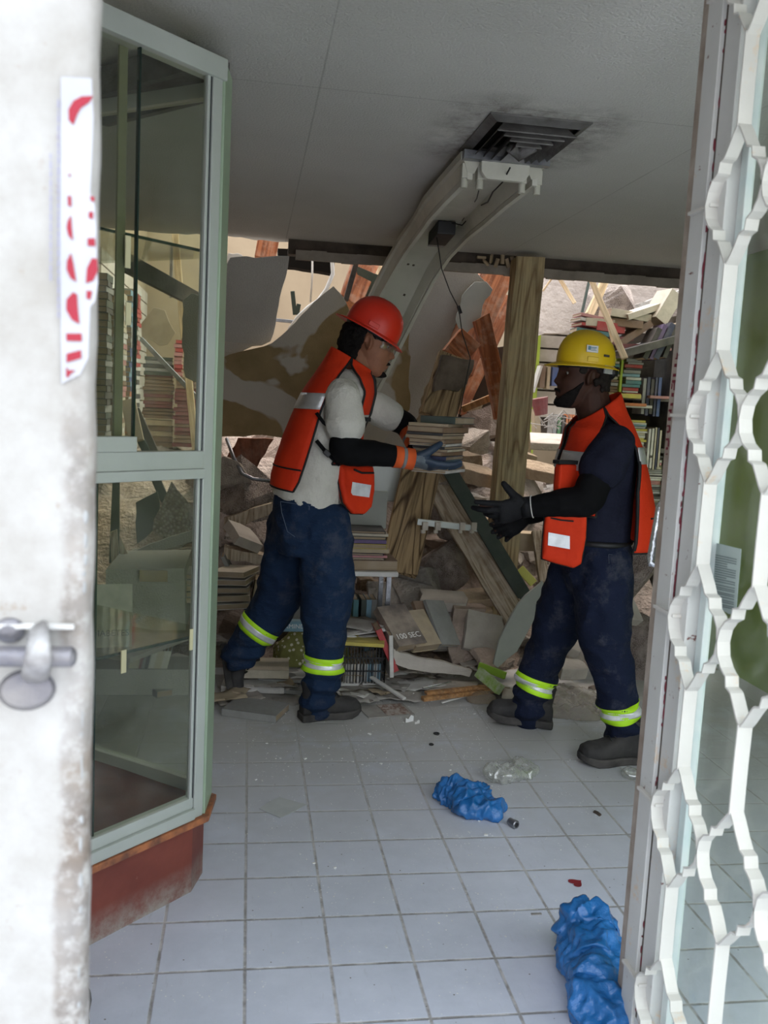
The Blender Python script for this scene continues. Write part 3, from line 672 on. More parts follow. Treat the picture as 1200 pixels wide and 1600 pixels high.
def limb(b, pts, rr, n=20, flat=1.0, sub=5):
    """smooth tapering tube through joints (Catmull-Rom)"""
    P_ = [Vector(p) for p in pts]; out = []; ro = []
    for i in range(len(P_)-1):
        p0 = P_[max(0, i-1)]; p1 = P_[i]; p2 = P_[i+1]; p3 = P_[min(len(P_)-1, i+2)]
        for k in range(sub):
            t = k/sub; out.append(.5*((2*p1)+(p2-p0)*t+(2*p0-5*p1+4*p2-p3)*t*t+(3*p1-p0-3*p2+p3)*t**3)); ro.append(rr[i]*(1-t)+rr[i+1]*t)
    out.append(P_[-1]); ro.append(rr[-1]); b.tube(out, ro, n, flat=flat)
    b.ball(out[0], ro[0]*.98, 14, 10); b.ball(out[-1], ro[-1]*.98, 14, 10); return out, ro
def wrinkle(amp, sc, st=(1, 1, 1), seed=0):
    def f(p, n):
        q = Vector((p.x*st[0]*sc, p.y*st[1]*sc, p.z*st[2]*sc+seed)); v = noise.noise(q)+.5*noise.noise(q*2.1)
        return amp*(1-abs(v)*2.2)-amp*.4
    return f
def hand(b, W, Rh, side=1, curl=(10, 25, 20), spread=6, thumb=None, sc=1.0, gl=.0016, curls=None):
    """Rh columns: fingers, palm normal (palm side), thumb side.  W = wrist.  glove thickness gl"""
    f, pn, ts = Rh.col[0], Rh.col[1], Rh.col[2]
    H = lambda a, c_, d: Vector(W)+f*a*sc+pn*c_*sc+ts*d*sc
    b.oval([(H(-.03, 0, 0), ts*.029*sc, pn*.021*sc), (H(0, 0, 0), ts*.030*sc, pn*.020*sc), (H(.03, 0, 0), ts*.038*sc, pn*.019*sc), (H(.065, 0, 0), ts*.044*sc, pn*.016*sc), (H(.09, 0, 0), ts*.042*sc, pn*.014*sc), (H(.10, 0, 0), ts*.034*sc, pn*.009*sc)], 24, 2.4)
    b.ball(H(.03, .010, .020), (.022*sc,)*3, 12, 8)
    L = ((.043, .026, .022), (.047, .030, .024), (.043, .028, .022), (.034, .021, .020))
    for i in range(4):
        d = (.031-.0205*i); ang = rad(spread*(1.5-i)); cu = curls[i] if curls else curl
        base = H(.088-(.003, 0, .003, .010)[i], 0, d); dr = (f*cos(ang)+ts*sin(ang)).normalized(); pts = [base-dr*.02*sc, base]; a = 0
        for j in range(3):
            a += rad(cu[j]); dd = dr*cos(a)+pn*sin(a); pts.append(pts[-1]+dd*L[i][j]*sc)
        r0 = (.0090, .0094, .0088, .0078)[i]+gl
        b.tube(pts, [r0*sc, r0*sc*1.04, r0*sc*.98, r0*sc*.92, r0*sc*.74], 12); b.ball(pts[-1], r0*sc*.74, 10, 8)
        for q_, k_ in zip(pts[1:4], (1.05, 1.0, .94)): b.ball(q_, r0*sc*k_, 10, 8)
    tb = thumb or [(.018, .006, .022), (.045, .014, .050), (.072, .016, .066), (.092, .014, .074)]
    tp = [H(*q_) for q_ in tb]; r0 = .0112+gl
    b.tube(tp, [r0*sc*1.15, r0*sc*1.08, r0*sc*.95, r0*sc*.75], 12); b.ball(tp[-1], r0*sc*.75, 10, 8); b.ball(tp[1], r0*sc*1.08, 10, 8); b.ball(tp[2], r0*sc*.95, 10, 8)
def R3(f, p_):
    f = Vector(f).normalized(); p_ = Vector(p_); p_ = (p_-f*p_.dot(f)).normalized(); t = f.cross(p_)
    return Matrix((f, p_, t)).transposed()
def boot(root, heel, toe, up, sc=1.0, ankle=None):
    """heel and toe: bottom points of the sole"""
    heel, toe = Vector(heel), Vector(toe); f = (toe-heel).normalized(); up = Vector(up); up = (up-f*up.dot(f)).normalized(); s = f.cross(up); L = (toe-heel).length
    H = lambda a, c_, d: heel+f*a*L+up*c_*sc+s*d*sc
    b = MB(); prof = ((-.0, .030, .032, .055), (.05, .036, .042, .085), (.18, .040, .050, .125), (.30, .041, .050, .130), (.42, .043, .046, .100), (.55, .047, .038, .078), (.70, .051, .034, .064), (.84, .050, .032, .060), (.94, .041, .026, .052), (1.0, .022, .014, .034))
    b.oval([(H(a, .018+hh/2, 0), s*w_*sc, up*hh/2*sc) for a, w_, _, hh in prof], 28, 2.6)
    b.oval([(H(.22, .09, 0), s*.040*sc, f*.052*sc), (H(.21, .13, 0), s*.041*sc, f*.052*sc), (H(.20, .165, 0), s*.043*sc, f*.054*sc)], 24)
    me = fused(b, .005, 4, .5, lambda p, n: .0012*noise.noise(p*60), BASE[root.name]); o = part('boot', me, m_boot, root)
    out = [(-.02, .036), (.0, .040), (.1, .043), (.3, .038), (.45, .040), (.65, .053), (.8, .054), (.92, .044), (1.0, .024), (1.02, .0)]
    ol = [(a, w_) for a, w_ in out]+[(a, -w_) for a, w_ in reversed(out[:-1])]
    b = MB(); lo = [H(a, .000+(.018*max(0, a-.8)/.2), w_) for a, w_ in ol]; hi = [H(a, .030+(.014*max(0, a-.8)/.2), w_) for a, w_ in ol]; n_ = len(ol)
    b.add(lo+hi, [tuple(range(n_-1, -1, -1)), tuple(range(n_, 2*n_))]+[(k, (k+1) % n_, n_+(k+1) % n_, n_+k) for k in range(n_)])
    part('sole', b, m_rubber, root, bevel=.005, parent=o, sm=True, ang=40)
    b = MB()
    for k in range(5):
        a = .36+.055*k; zt = .125-.045*(k/4)**.8-.0*k+.018
        b.tube([H(a, zt-.006, -.024), H(a+.01, zt+.004, 0), H(a+.02, zt-.006, .024)], .0028, 6)
    part('laces', b, m_black, root, parent=o, sm=True)
    return o
from mathutils.bvhtree import BVHTree
def band(root, c, ax, cloth, rmax=.15):
    """lime - silver - lime reflective band lying on the trouser leg"""
    ax = Vector(ax).normalized(); A = ax.orthogonal().normalized(); B = ax.cross(A); n = 48; o = None
    base = BASE[root.name]; vs = [v.co+base for v in cloth.data.vertices]; bv = BVHTree.FromPolygons(vs, [tuple(p.vertices) for p in cloth.data.polygons])
    for nm, z0, z1, m, e in (('reflective_band', -.032, .032, m_lime2, .003), ('silver_strip', -.013, .013, m_silv2, .0045)):
        rs = []
        for z in [z0+(z1-z0)*q/4 for q in range(5)]:
            rr = []
            for k in range(n):
                d = A*cos(2*pi*k/n)+B*sin(2*pi*k/n); h_ = bv.ray_cast(Vector(c)+ax*z+d*rmax, -d, rmax)
                rr.append((h_[0]-Vector(c)-ax*z).length if h_[0] else .08)
            rr = [(rr[k-2]+rr[k-1]+rr[k]*2+rr[(k+1) % n]+rr[(k+2) % n])/6 for k in range(n)]
            rs.append([Vector(c)+ax*z+(A*cos(2*pi*k/n)+B*sin(2*pi*k/n))*(rr[k]+e) for k in range(n)])
        b = MB(); b.rings(rs, cap=False)
        q_ = part(nm, b, m, root, sm=True, parent=o); sld = q_.modifiers.new('solid', 'SOLIDIFY'); sld.thickness = .0015; sld.offset = 0
        o = o or q_
def face_pt(z, a, e=0):
    for i in range(len(HP)-1):
        if HP[i][0] <= z <= HP[i+1][0]:
            t = (z-HP[i][0])/(HP[i+1][0]-HP[i][0]); _, xf, xb, w = [HP[i][k]+(HP[i+1][k]-HP[i][k])*t for k in range(4)]; break
    ca, sa = cos(a), sin(a); pw = 2.25
    ca2 = math.copysign(abs(ca)**(2/pw), ca); sa2 = math.copysign(abs(sa)**(2/pw), sa)
    G = lambda y, z_, y0, z0, sy, sz: math.exp(-((y-y0)/sy)**2-((z_-z0)/sz)**2)
    y = w*sa2; x = (xf+xb)/2+(xf-xb)/2*ca2+.009*G(y, z, 0, -.103, .02, .013)+.003*G(y, z, 0, -.05, .03, .02)
    l = math.hypot(x-(xf+xb)/2, y) or 1; return x+e*(x-(xf+xb)/2)/l, y+e*y/l
def helmet(root, c, R, m, sc=1.0, brim_f=.05, brim_b=.03, name='hard_hat', kind='ridge'):
    """full dome on an oval, brim all round; c = centre of the brim plane"""
    H = at_head(c, R, sc); n = 64; rs = []
    def oval(t, k=1.0): return (.131*cos(t)*k, .105*sin(t)*k)
    lv = [(0, 1.0, 0), (.02, 1.0, 0), (.045, .985, 0), (.070, .94, 0), (.095, .85, 0), (.115, .72, 0), (.132, .54, 0), (.143, .33, 0), (.148, .12, 0)]
    for z, k, _ in lv:
        r = []
        for i in range(n):
            t = 2*pi*i/n; x, y = oval(t, k); zz = z
            if z > .03 and abs(y) < .022*1.0: zz += .005*math.cos(y/.022*pi/2)*min(1, (z-.03)/.05) 
            r.append(H(x, y, zz))
        rs.append(r)
    dome = MB(); dome.rings(rs, cap=False); top = [len(dome.v)-n+i for i in range(n)]; dome.f.append(top); dome.m.append(0)
    # brim
    br = []
    for e, zz in ((0, .0), (.35, -.004), (.7, -.009), (1.0, -.012), (1.0, -.0155), (.6, -.010), (.0, -.004)):
        r = []
        for i in range(n):
            t = 2*pi*i/n; x, y = oval(t); wd = brim_b+(brim_f-brim_b)*max(0, cos(t))**1.5; l = math.hypot(x, y)
            r.append(H(x*(1+wd*e/l), y*(1+wd*e/l*.8), zz-.006*e*max(0, cos(t))))
        br.append(r)
    dome.rings(br, cap=False)
    o = part(name, dome, m, root, sm=True, ang=40)
    b = MB()
    for s in (-1, 1): b.box(H(.0, s*.1055, .018), (.05*sc, .006*sc, .022*sc), R)
    part('accessory_slot', b, m, root, parent=o, bevel=.002)
    b = MB(); n2 = 40; b.rings([[H(*(oval(2*pi*k/n2, .93)), -.002) for k in range(n2)], [H(*(oval(2*pi*k/n2, .90)), -.022) for k in range(n2)]], cap=False)
    q_ = part('headband', b, m_black, root, sm=True, parent=o); sm_ = q_.modifiers.new('s', 'SOLIDIFY'); sm_.thickness = .003
    return o

class Shell:
    """garment built round the trunk from rings: centre, fwd axis (front), back, side, each a length"""
    def __init__(s, rings, f, sd): s.r = rings; s.f = Vector(f).normalized(); s.s = Vector(sd).normalized()
    def at(s, t, th, e=0):
        i = min(int(t), len(s.r)-2); u = t-i; a, b = s.r[i], s.r[i+1]
        c = a[0].lerp(b[0], u); g = [a[k]*(1-u)+b[k]*u for k in (1, 2, 3)]
        fx = g[0] if cos(th) > 0 else g[1]; pw = 2.3
        ca = math.copysign(abs(cos(th))**(2/pw), cos(th)); sa = math.copysign(abs(sin(th))**(2/pw), sin(th))
        tl = (a[4] if len(a) > 4 else 0)*(1-u)+(b[4] if len(b) > 4 else 0)*u
        return c+s.f*ca*(fx+e)+s.s*sa*(g[2]+e)-Vector((0, 0, tl*ca))
    def mb(s, b, e=0, n=40, per=3):
        T = (len(s.r)-1)*per; b.rings([[s.at(k/per, 2*pi*j/n, e) for j in range(n)] for k in range(T+1)])
def vest_panel(root, sh, t0, t1, thL, thR, e, name='vest', m=None, n=18, per=5, parent=None, strips=(), flare=None, lab=None, trim=True, wr=.003, seed=0):
    K = int((t1-t0)*per)+1; g = []
    fl = flare or (lambda t, u: 0)
    for k in range(K+1):
        t = t0+(t1-t0)*k/K; a, c = rad(thL(t)), rad(thR(t)); row = []
        for j in range(n+1):
            u = j/n; th = a+(c-a)*u; p = sh.at(t, th, e+fl(t, u)); row.append(p+ (p-sh.at(t, th, e-.01)).normalized()*wr*(noise.noise(p*9+Vector((seed, 0, 0)))+.4*noise.noise(p*22)))
        g.append(row)
    b = MB(); b.sheet(g); o = part(name, b, m or m_vest, root, sm=True, parent=parent, label=lab); q_ = o.modifiers.new('s', 'SOLIDIFY'); q_.thickness = .004; q_.offset = 0
    if trim:
        b = MB(); b.tube([r[0] for r in g], .0045, 6); b.tube([r[-1] for r in g], .0045, 6); b.tube(g[0], .0045, 6)
        part('black_trim', b, m_trimb, root, sm=True, parent=parent or o)
    for s0, s1 in strips:
        gg = []
        for k in range(5):
            t = s0+(s1-s0)*k/4; a, c = rad(thL(t)), rad(thR(t))
            gg.append([sh.at(t, a+(c-a)*(.01+.98*j/n), e+.005+fl(t, j/n)) for j in range(n+1)])
        b = MB(); b.sheet(gg, .0012); part('reflective_strip', b, m_refl, root, sm=True, parent=parent or o)
    return o, g
def pocket(root, o, pts, depth, m, nm='pocket', th=.02, bulge=.012, trim=True, wr=.003):
    """cloth panel hanging in front; pts outline (world) in order, extruded along depth and softened"""
    depth = Vector(depth); n = len(pts); c = sum((Vector(p) for p in pts), Vector())/n
    b = MB(); rs = []
    for k, (q_, w_) in enumerate(((.80, 1), (.97, .8), (1.0, .35), (1.0, -.35), (.97, -.8), (.80, -1))):
        rs.append([c+(Vector(p)-c)*q_+depth*th/2*w_ for p in pts])
    b.rings(rs); me = fused(b, .005, 3, .5, lambda p, n_: .0025*noise.noise(p*18)+.001*noise.noise(p*45), BASE[root.name]); q_ = part(nm, me, m, root, parent=o)
    if trim:
        b = MB(); b.tube([Vector(p) for p in pts]+[Vector(pts[0])], .0042, 6); part('black_trim', b, m_trimb, root, sm=True, parent=o)
    return q_

# ---------------------------------------------------------------- worker with the red hard hat
Y1 = 3.65
def J(x, y, d=0): return P(x, y, Y1+d)
base1 = Vector((J(505, 800).x, Y1, 0))
A1 = rad(-8); f1 = Vector((cos(A1), sin(A1), 0)); s1 = Vector((sin(A1), -cos(A1), 0))        # right side, towards the camera
hc = J(578, 537); R1 = frame(-6, 17)                           # faces +x, nodding
b = MB(); head_mesh(b, hc, R1, 1.0, 1.05); ears(b, hc, R1)
H1 = at_head(hc, R1)
limb(b, [J(545, 590), J(560, 568), H1(-.035, 0, -.06)], [.062, .056, .055])
tr1 = [(J(487, 812), .10, .12, .15), (J(490, 775), .105, .12, .155), (J(500, 735), .105, .115, .150), (J(513, 690), .11, .12, .155), (J(526, 645), .115, .125, .165), (J(537, 612), .105, .115, .165), (J(545, 592), .075, .085, .125), (J(551, 578), .055, .06, .07)]
Shell(tr1, f1, s1).mb(b, -.006)
shR = J(538, 612)+s1*.165; shL = J(541, 612)-s1*.165
elR = J(541, 702, -.20); wrR = J(634, 716, -.17)
elL = J(634, 664, .19); wrL = J(646, 688, .13)
limb(b, [J(534, 628)+s1*.07, shR+Vector((0, 0, -.02)), shR.lerp(elR, .5), elR], [.045, .046, .045, .040]); limb(b, [elR, elR.lerp(wrR, .35), wrR], [.040, .040, .026])
limb(b, [J(536, 628)-s1*.07, shL+Vector((0, 0, -.015)), shL.lerp(elL, .5), elL], [.045, .046, .043, .038]); limb(b, [elL, wrL], [.038, .026])
hipF = J(500, 815, -.10); knF = J(508, 945, -.06); anF = J(500, 1080, -.03)
hipB = J(470, 815, .09); knB = J(425, 945, .16); anB = J(372, 1026, .22)
limb(b, [hipF, knF, anF], [.085, .055, .042]); limb(b, [hipB, knB, anB], [.085, .055, .042])
hRf = R3((1, .12, -.28), (-.1, .35, 1))                           # right hand: palm up, fingers along +x
hand(b, wrR+Vector((.025, 0, .0)), hRf, 1, curl=(6, 10, 8), thumb=[(.018, .006, .022), (.045, .026, .040), (.066, .050, .046), (.082, .070, .044)], gl=-.001)
hLf = R3((.9, -.35, -.05), (0, 0, 1)); hLf = Matrix((hLf.col[0], hLf.col[1], -hLf.col[2])).transposed()
hand(b, wrL+Vector((.02, 0, 0)), hLf, 1, curl=(6, 10, 8), gl=-.001)
me = fused(b, .0045, 3, .5, None, base1)
w1 = bpy.data.objects.new('person', me); link(w1); w1.location = base1; BASE[w1.name] = base1; me.materials.append(m_skin1)
tag(w1, 'worker in red hard hat, white t-shirt and orange vest carrying a stack of books', 'person')
face_parts(w1, hc, R1, 1)
b = MB(); rs = []
for s in (-1, 1): pass
def facial(name, root, H, z0, z1, a0, droop, th, m, bulge=0):
    g = []
    for i_ in range(9):
        row = []
        for j_ in range(25):
            a = -a0+2*a0*j_/24; z = z0+(z1-z0)*i_/8-droop*(abs(a)/a0)**2; x, y = face_pt(z, a, -.002+th*math.sin(pi*i_/8)**.6*math.sin(pi*j_/24)**.5); row.append(H(x+bulge*math.exp(-(a/.25)**2), y, z))
        g.append(row)
    b = MB(); b.sheet(g, -.003); return part(name, b, m, root, sm=True)
facial('moustache', w1, H1, -.058, -.046, .42, .010, .010, m_hair, .005); facial('chin_beard', w1, H1, -.118, -.088, .55, .0, .010, m_hair, .002)
b = MB()
random.seed(9)
for k in range(150):
    a = random.uniform(pi*.60, pi*1.40); z = random.uniform(-.075, .040); x = -.008+(.104 if z > -.04 else .092)*cos(a); y = .078*sin(a)
    b.ball(H1(x, y, z), random.uniform(.013, .020), 8, 6)
for s in (-1, 1):
    for z in (.03, .042): b.ball(H1(.010, s*.070, z), (.026, .009, .012), 8, 6, R1)
    for z in (-.05, -.03, -.01, .01): b.ball(H1(-.045-.2*abs(z), s*.060, z), (.024, .018, .016), 8, 6, R1)
    for z in (.03, .045, .06): b.ball(H1(.038, s*.068, z), (.012, .008, .012), 8, 6, R1)
me = fused(b, .005, 1, .5, lambda p, n: .004*noise.noise(p*95), base1); part('hair', me, m_hair, w1)
helmet(w1, H1(-.012, 0, .052), R1 @ Matrix.Rotation(rad(9), 3, 'Y'), m_helr, .89, .040, .046)
# goggles
b = MB(); g = []
for i in range(7):
    row = []
    for j in range(21):
        a = rad(-68+136*j/20); z = -.010+.040*i/6; row.append(H1(.005+.103*cos(a)-.002*abs(i-3), .072*sin(a), z+.004*cos(a)))
    g.append(row)
b.sheet(g, .0015); o = part('goggles', b, m_clear, w1, sm=True)
b = MB(); b.tube([r for r in g[-1]], .0022, 6); 
for s in (-1, 1): b.tube([H1(.045, s*.070, .022), H1(.0, s*.080, .022)], .0025, 6)
part('goggle_frame', b, m_clear, w1, sm=True, parent=o)

tee = [(J(482, 786), .135, .150, .178, .045), (J(486, 768), .132, .148, .178, .03), (J(498, 735), .125, .140, .170), (J(512, 690), .125, .140, .172), (J(525, 645), .130, .142, .180), (J(536, 612), .120, .130, .178), (J(544, 592), .088, .098, .130), (J(551, 577), .066, .070, .078)]
tsh = Shell(tee, f1, s1)
b = MB(); tsh.mb(b)
limb(b, [J(534, 626)+s1*.07, shR+Vector((0, 0, -.016)), shR.lerp(elR, .30), shR.lerp(elR, .58)], [.064, .068, .075, .083])
limb(b, [J(536, 622)-s1*.07, shL+Vector((0, 0, -.004)), shL.lerp(elL, .35), shL.lerp(elL, .72)], [.062, .068, .068, .070])
part('t_shirt', fused(b, .008, 3, .5, wrinkle(.0045, 9, (1, 1, .55)), base1), m_tee, w1)
b = MB(); limb(b, [shR.lerp(elR, .35), shR.lerp(elR, .75), elR+Vector((-.004, 0, -.006)), elR.lerp(wrR, .45), wrR], [.056, .058, .056, .052, .036])
part('arm_sleeve', fused(b, .006, 2, .5, wrinkle(.0015, 16), base1), m_blackfab, w1)
b = MB(); limb(b, [shL.lerp(elL, .40), shL.lerp(elL, .8), elL, wrL], [.054, .054, .052, .038])
part('arm_sleeve', fused(b, .006, 2, .5, wrinkle(.0015, 16), base1), m_blackfab, w1)
# gloves
for W_, R_, th in ((wrR, hRf, [(.018, .006, .022), (.045, .026, .040), (.066, .050, .046), (.082, .070, .044)]), (wrL, hLf, None)):
    b = MB(); hand(b, W_+Vector((.020 if W_ is wrR else .0, 0, 0)), R_, 1, curl=(8, 14, 10), thumb=th, gl=.003, sc=1.12 if W_ is wrR else 1.0)
    gv = part('glove', fused(b, .004, 2, .5, None, base1), [m_gl1, m_gl1b], w1, label='grey knit glove with blue coating')
    cpt = W_+Vector((.025, 0, 0))
    for pl in gv.data.polygons:
        v = pl.center+base1-cpt
        if v.dot(R_.col[1]) > .004 or v.x > .055+.02*noise.noise(v*40): pl.material_index = 1
    ax = (elR-wrR).normalized() if W_ is wrR else (elL-wrL).normalized(); A = ax.orthogonal().normalized(); Bv = ax.cross(A)
    for z0, z1, m, e in ((-.030, .050, m_ocuff, 0), (.004, .018, m_gcuff, .0015)):
        b = MB(); b.rings([[W_+ax*z+(A*cos(2*pi*k/24)+Bv*sin(2*pi*k/24))*(.0405+e+.004*abs(z)/.05) for k in range(24)] for z in (z0, (z0+z1)/2, z1)], cap=False)
        q_ = part('cuff', b, m, w1, sm=True, parent=gv, label='orange cuff with grey stripe' if e == 0 else None); sld = q_.modifiers.new('s', 'SOLIDIFY'); sld.thickness = .002
# jeans
b = MB()
b.oval([(J(484, 758), f1*.118+Vector((0, 0, -.045)), s1*.165), (J(482, 792), f1*.138+Vector((0, 0, -.03)), s1*.180), (J(482, 835), f1*.150, s1*.185), (J(482, 862), f1*.118, s1*.16)], 32, 2.4)
limb(b, [J(505, 822, -.09), J(512, 900, -.08), J(508, 960, -.06), J(508, 1020, -.05), J(495, 1098, -.03)], [.118, .112, .100, .084, .070])
limb(b, [J(462, 822, .09), J(448, 890, .12), J(428, 945, .16), J(400, 988, .19), J(373, 1022, .22)], [.120, .110, .098, .084, .074])
jn = part('jeans', fused(b, .008, 4, .5, lambda p, n: wrinkle(.009, 8, (1, 1, 1.1))(p, n)+(.008*math.sin(p.z*95+3*noise.noise(p*9)) if p.z < .26 else 0), base1), m_den1, w1)
b = MB(); pk = [J(438, 783, -.145), J(483, 790, -.165), J(481, 835, -.165), J(466, 842, -.16), J(449, 830, -.15), J(440, 800, -.145)]
for i in range(len(pk)): b.tube([pk[i]+Vector((0, -.012, 0)), pk[(i+1) % len(pk)]+Vector((0, -.012, 0))], .0013, 5)
part('back_pocket_seam', b, M('thread', (.09, .12, .18)), w1)
band(w1, J(500, 1033, -.042), J(503, 1000)-J(498, 1060), jn); band(w1, J(400, 981, .185), J(424, 958)-J(398, 992), jn)
boot(w1, (J(472, 1080).x-.005, Y1-.06, .0), (J(563, 1080).x, Y1+.01, .0), (0, 0, 1), 1.02)
tb = J(352, 1087, .27); boot(w1, tb+Vector((-.030, .03, .225)), tb+Vector((.01, -.02, -.0)), (.95, .05, .25), 1.0)
# vest: back and front panels over the shoulder, open at the sides
vr = [(J(484, 766), .13, .155, .170, .02), (J(486, 750), .13, .155, .172, .02), (J(493, 718), .130, .152, .176, .01), (J(506, 680), .135, .155, .184), (J(522, 642), .138, .155, .192), (J(533, 612), .128, .146, .188), (J(541, 589), .105, .118, .150, .01), (J(547, 571), .080, .092, .094, .03), (J(551, 561), .074, .080, .072, .045)]
vsh = Shell(vr, f1, s1)
gapR = [(0, 106), (1, 100), (2, 97), (3, 98), (4, 102), (5, 102), (6, 98), (7, 92), (8, 90)]
gapF = [(0, 66), (2, 60), (3, 50), (4, 42), (5, 44), (6, 62), (7, 86), (8, 90)]
def interp(tab):
    def f(t):
        for (a, c), (d, e) in zip(tab, tab[1:]):
            if a <= t <= d: return c+(e-c)*(t-a)/(d-a)
        return tab[-1][1]
    return f
gb, gf = interp(gapR), interp(gapF)
vo, _ = vest_panel(w1, vsh, 0, 8, gb, lambda t: 360-gb(t), .006, 'vest', strips=((4.05, 4.85),), seed=1)
# front, split down the middle
vest_panel(w1, vsh, 2, 8, lambda t: 4+12*max(0, t-5)/3, gf, .006, 'vest_front', strips=((3.2, 3.9),), parent=vo, seed=4)
vest_panel(w1, vsh, 2, 8, lambda t: -gf(t), lambda t: -4-12*max(0, t-5)/3, .006, 'vest_front', strips=((3.2, 3.9),), parent=vo, seed=6)
b = MB(); b.tube([vsh.at(k/4, rad(3), .012) for k in range(8, 29)], .006, 6); part('zip', b, m_black, w1, parent=vo)
b = MB(); b.box(vsh.at(1.25, rad(180), .01), (.002, .002, .002)); 
b = MB(); b.tube([vsh.at(1.55, rad(100+i*7.5), .009) for i in range(20)], .0035, 6); part('seam_tape', b, m_trimb, w1, parent=vo)
pk1 = [J(527, 724, -.13), J(581, 728, -.04), J(583, 765, -.03), J(578, 792, -.04), J(566, 803, -.06), J(548, 802, -.10), J(535, 786, -.13), J(529, 755, -.14)]
po = pocket(w1, vo, pk1, (.42, -.9, 0), m_vest, 'front_pocket', .05)
b = MB(); nrm = Vector((.45, -.88, 0)).normalized()*.026
b.prism([q_+nrm for q_ in (J(545, 752, -.10), J(574, 757, -.045), J(571, 776, -.05), J(542, 772, -.105))], nrm*.08); part('reflective_patch', b, m_silv2, w1, parent=vo)
b = MB(); b.tube([q_+nrm*1.02 for q_ in (J(548, 733, -.10), J(560, 738, -.08), J(578, 738, -.04))], .0045, 6); part('pocket_zip', b, m_trimb, w1, parent=vo)
for pts in ([J(494, 645, -.19), J(505, 660, -.20), J(522, 672, -.19)], [J(494, 688, -.18), J(508, 705, -.185), J(530, 726, -.17)]):
    b = MB(); b.tube([q_+Vector((0, -.01, 0)) for q_ in pts], .010, 8, flat=.3); part('side_strap', b, m_blackfab, w1, sm=True, parent=vo)
b = MB(); b.box(J(511, 708, -.205), (.03, .012, .022), Euler((0, .7, 0))); part('buckle', b, m_black, w1, parent=vo, bevel=.003)
pc = vsh.at(3.3, rad(38), .02); b = MB(); b.box(pc, (.05, .03, .09), frame(-25)); part('chest_pocket', b, m_vest, w1, parent=vo, bevel=.008)
b = MB(); b.box(vsh.at(3.75, rad(38), .024), (.055, .032, .016), frame(-25)); part('pocket_flap_tape', b, m_trimb, w1, parent=vo, bevel=.002)

# ---------------------------------------------------------------- worker with the yellow hard hat
Y2 = 3.32
def K2(x, y, d=0): return P(x, y, Y2+d)
base2 = Vector((K2(930, 800).x, Y2, 0))
f2 = Vector((-1, .06, 0)).normalized(); s2_ = Vector((-.06, -1, 0)).normalized()
hc2 = K2(911, 590); R2 = frame(180-4, -1)
H2 = at_head(hc2, R2)
b = MB(); head_mesh(b, hc2, R2, 1.0, 1.0, 1.25); ears(b, hc2, R2)
limb(b, [K2(934, 652), K2(926, 632), H2(-.038, 0, -.05)], [.074, .068, .064])
tr2 = [(K2(928, 870), .105, .115, .15), (K2(929, 835), .11, .115, .15), (K2(931, 790), .11, .115, .145), (K2(934, 740), .115, .12, .155), (K2(936, 700), .11, .12, .165), (K2(936, 678), .09, .10, .155), (K2(935, 662), .07, .075, .11), (K2(933, 650), .055, .06, .07)]
Shell(tr2, f2, s2_).mb(b, -.006)
shL2 = K2(938, 688)+s2_*.165; shR2 = K2(934, 688)-s2_*.165
elL2 = K2(915, 782, -.20); wrL2 = K2(828, 792, -.12)
elR2 = K2(900, 772, .22); wrR2 = K2(828, 806, .12)
limb(b, [K2(936, 700)+s2_*.07, shL2+Vector((0, 0, -.015)), shL2.lerp(elL2, .5), elL2], [.045, .048, .046, .040]); limb(b, [elL2, wrL2], [.040, .026])
limb(b, [K2(936, 694)-s2_*.08, shR2, shR2.lerp(elR2, .5), elR2], [.05, .054, .046, .040]); limb(b, [elR2, wrR2], [.040, .026])
limb(b, [K2(942, 870, -.09), K2(945, 990, -.14), K2(968, 1115, -.18)], [.085, .056, .042]); limb(b, [K2(908, 870, .09), K2(866, 985, .14), K2(828, 1085, .19)], [.085, .056, .042])
hL = R3((-.93, -.06, -.24), (.10, .93, .30)); hL = Matrix((hL.col[0], hL.col[1], hL.col[2] if hL.col[2].z > 0 else -hL.col[2])).transposed()
cl = [(2, 6, 4), (16, 22, 12), (34, 40, 25), (44, 48, 30)]
th2 = [(.015, .004, .024), (.040, .006, .052), (.058, .008, .080), (.070, .008, .100)]
hand(b, wrL2+Vector((-.015, 0, 0)), hL, 1, curls=cl, thumb=th2, gl=-.001)
hR = R3((-.80, -.1, -.50), (.25, -.85, .45)); hR = Matrix((hR.col[0], hR.col[1], hR.col[2] if hR.col[2].z > 0 else -hR.col[2])).transposed()
hand(b, wrR2+Vector((-.015, 0, 0)), hR, 1, curl=(20, 25, 18), gl=-.001)
me = fused(b, .0045, 3, .5, None, base2)
w2 = bpy.data.objects.new('person', me); link(w2); w2.location = base2; BASE[w2.name] = base2; me.materials.append(m_skin2)
tag(w2, 'worker in yellow hard hat, dark t-shirt and orange vest reaching out black gloved hands', 'person')
face_parts(w2, hc2, R2, 1)
random.seed(12); g = []
for i_ in range(25):                                          # beard shell along jaw, chin and lip
    row = []
    for j_ in range(61):
        a = -1.62+3.24*j_/60; top = -.084+.040*min(1, max(0, (abs(a)-.38)/.8))**.9 + .045*max(0, (abs(a)-1.2)/.42); z = -.119+(top+.119)*i_/24
        ed = min(1, i_/3, (24-i_)/3, j_/4, (60-j_)/4); x, y = face_pt(z, a, -.004+.011*ed+.0015*noise.noise(Vector((a*30, z*400, 0)))); row.append(H2(x, y, z-.004*ed*(1-i_/24)))
    g.append(row)
b = MB(); b.sheet(g, -.004); bd = part('beard', b, m_hair, w2, sm=True)
b = MB(); g = []
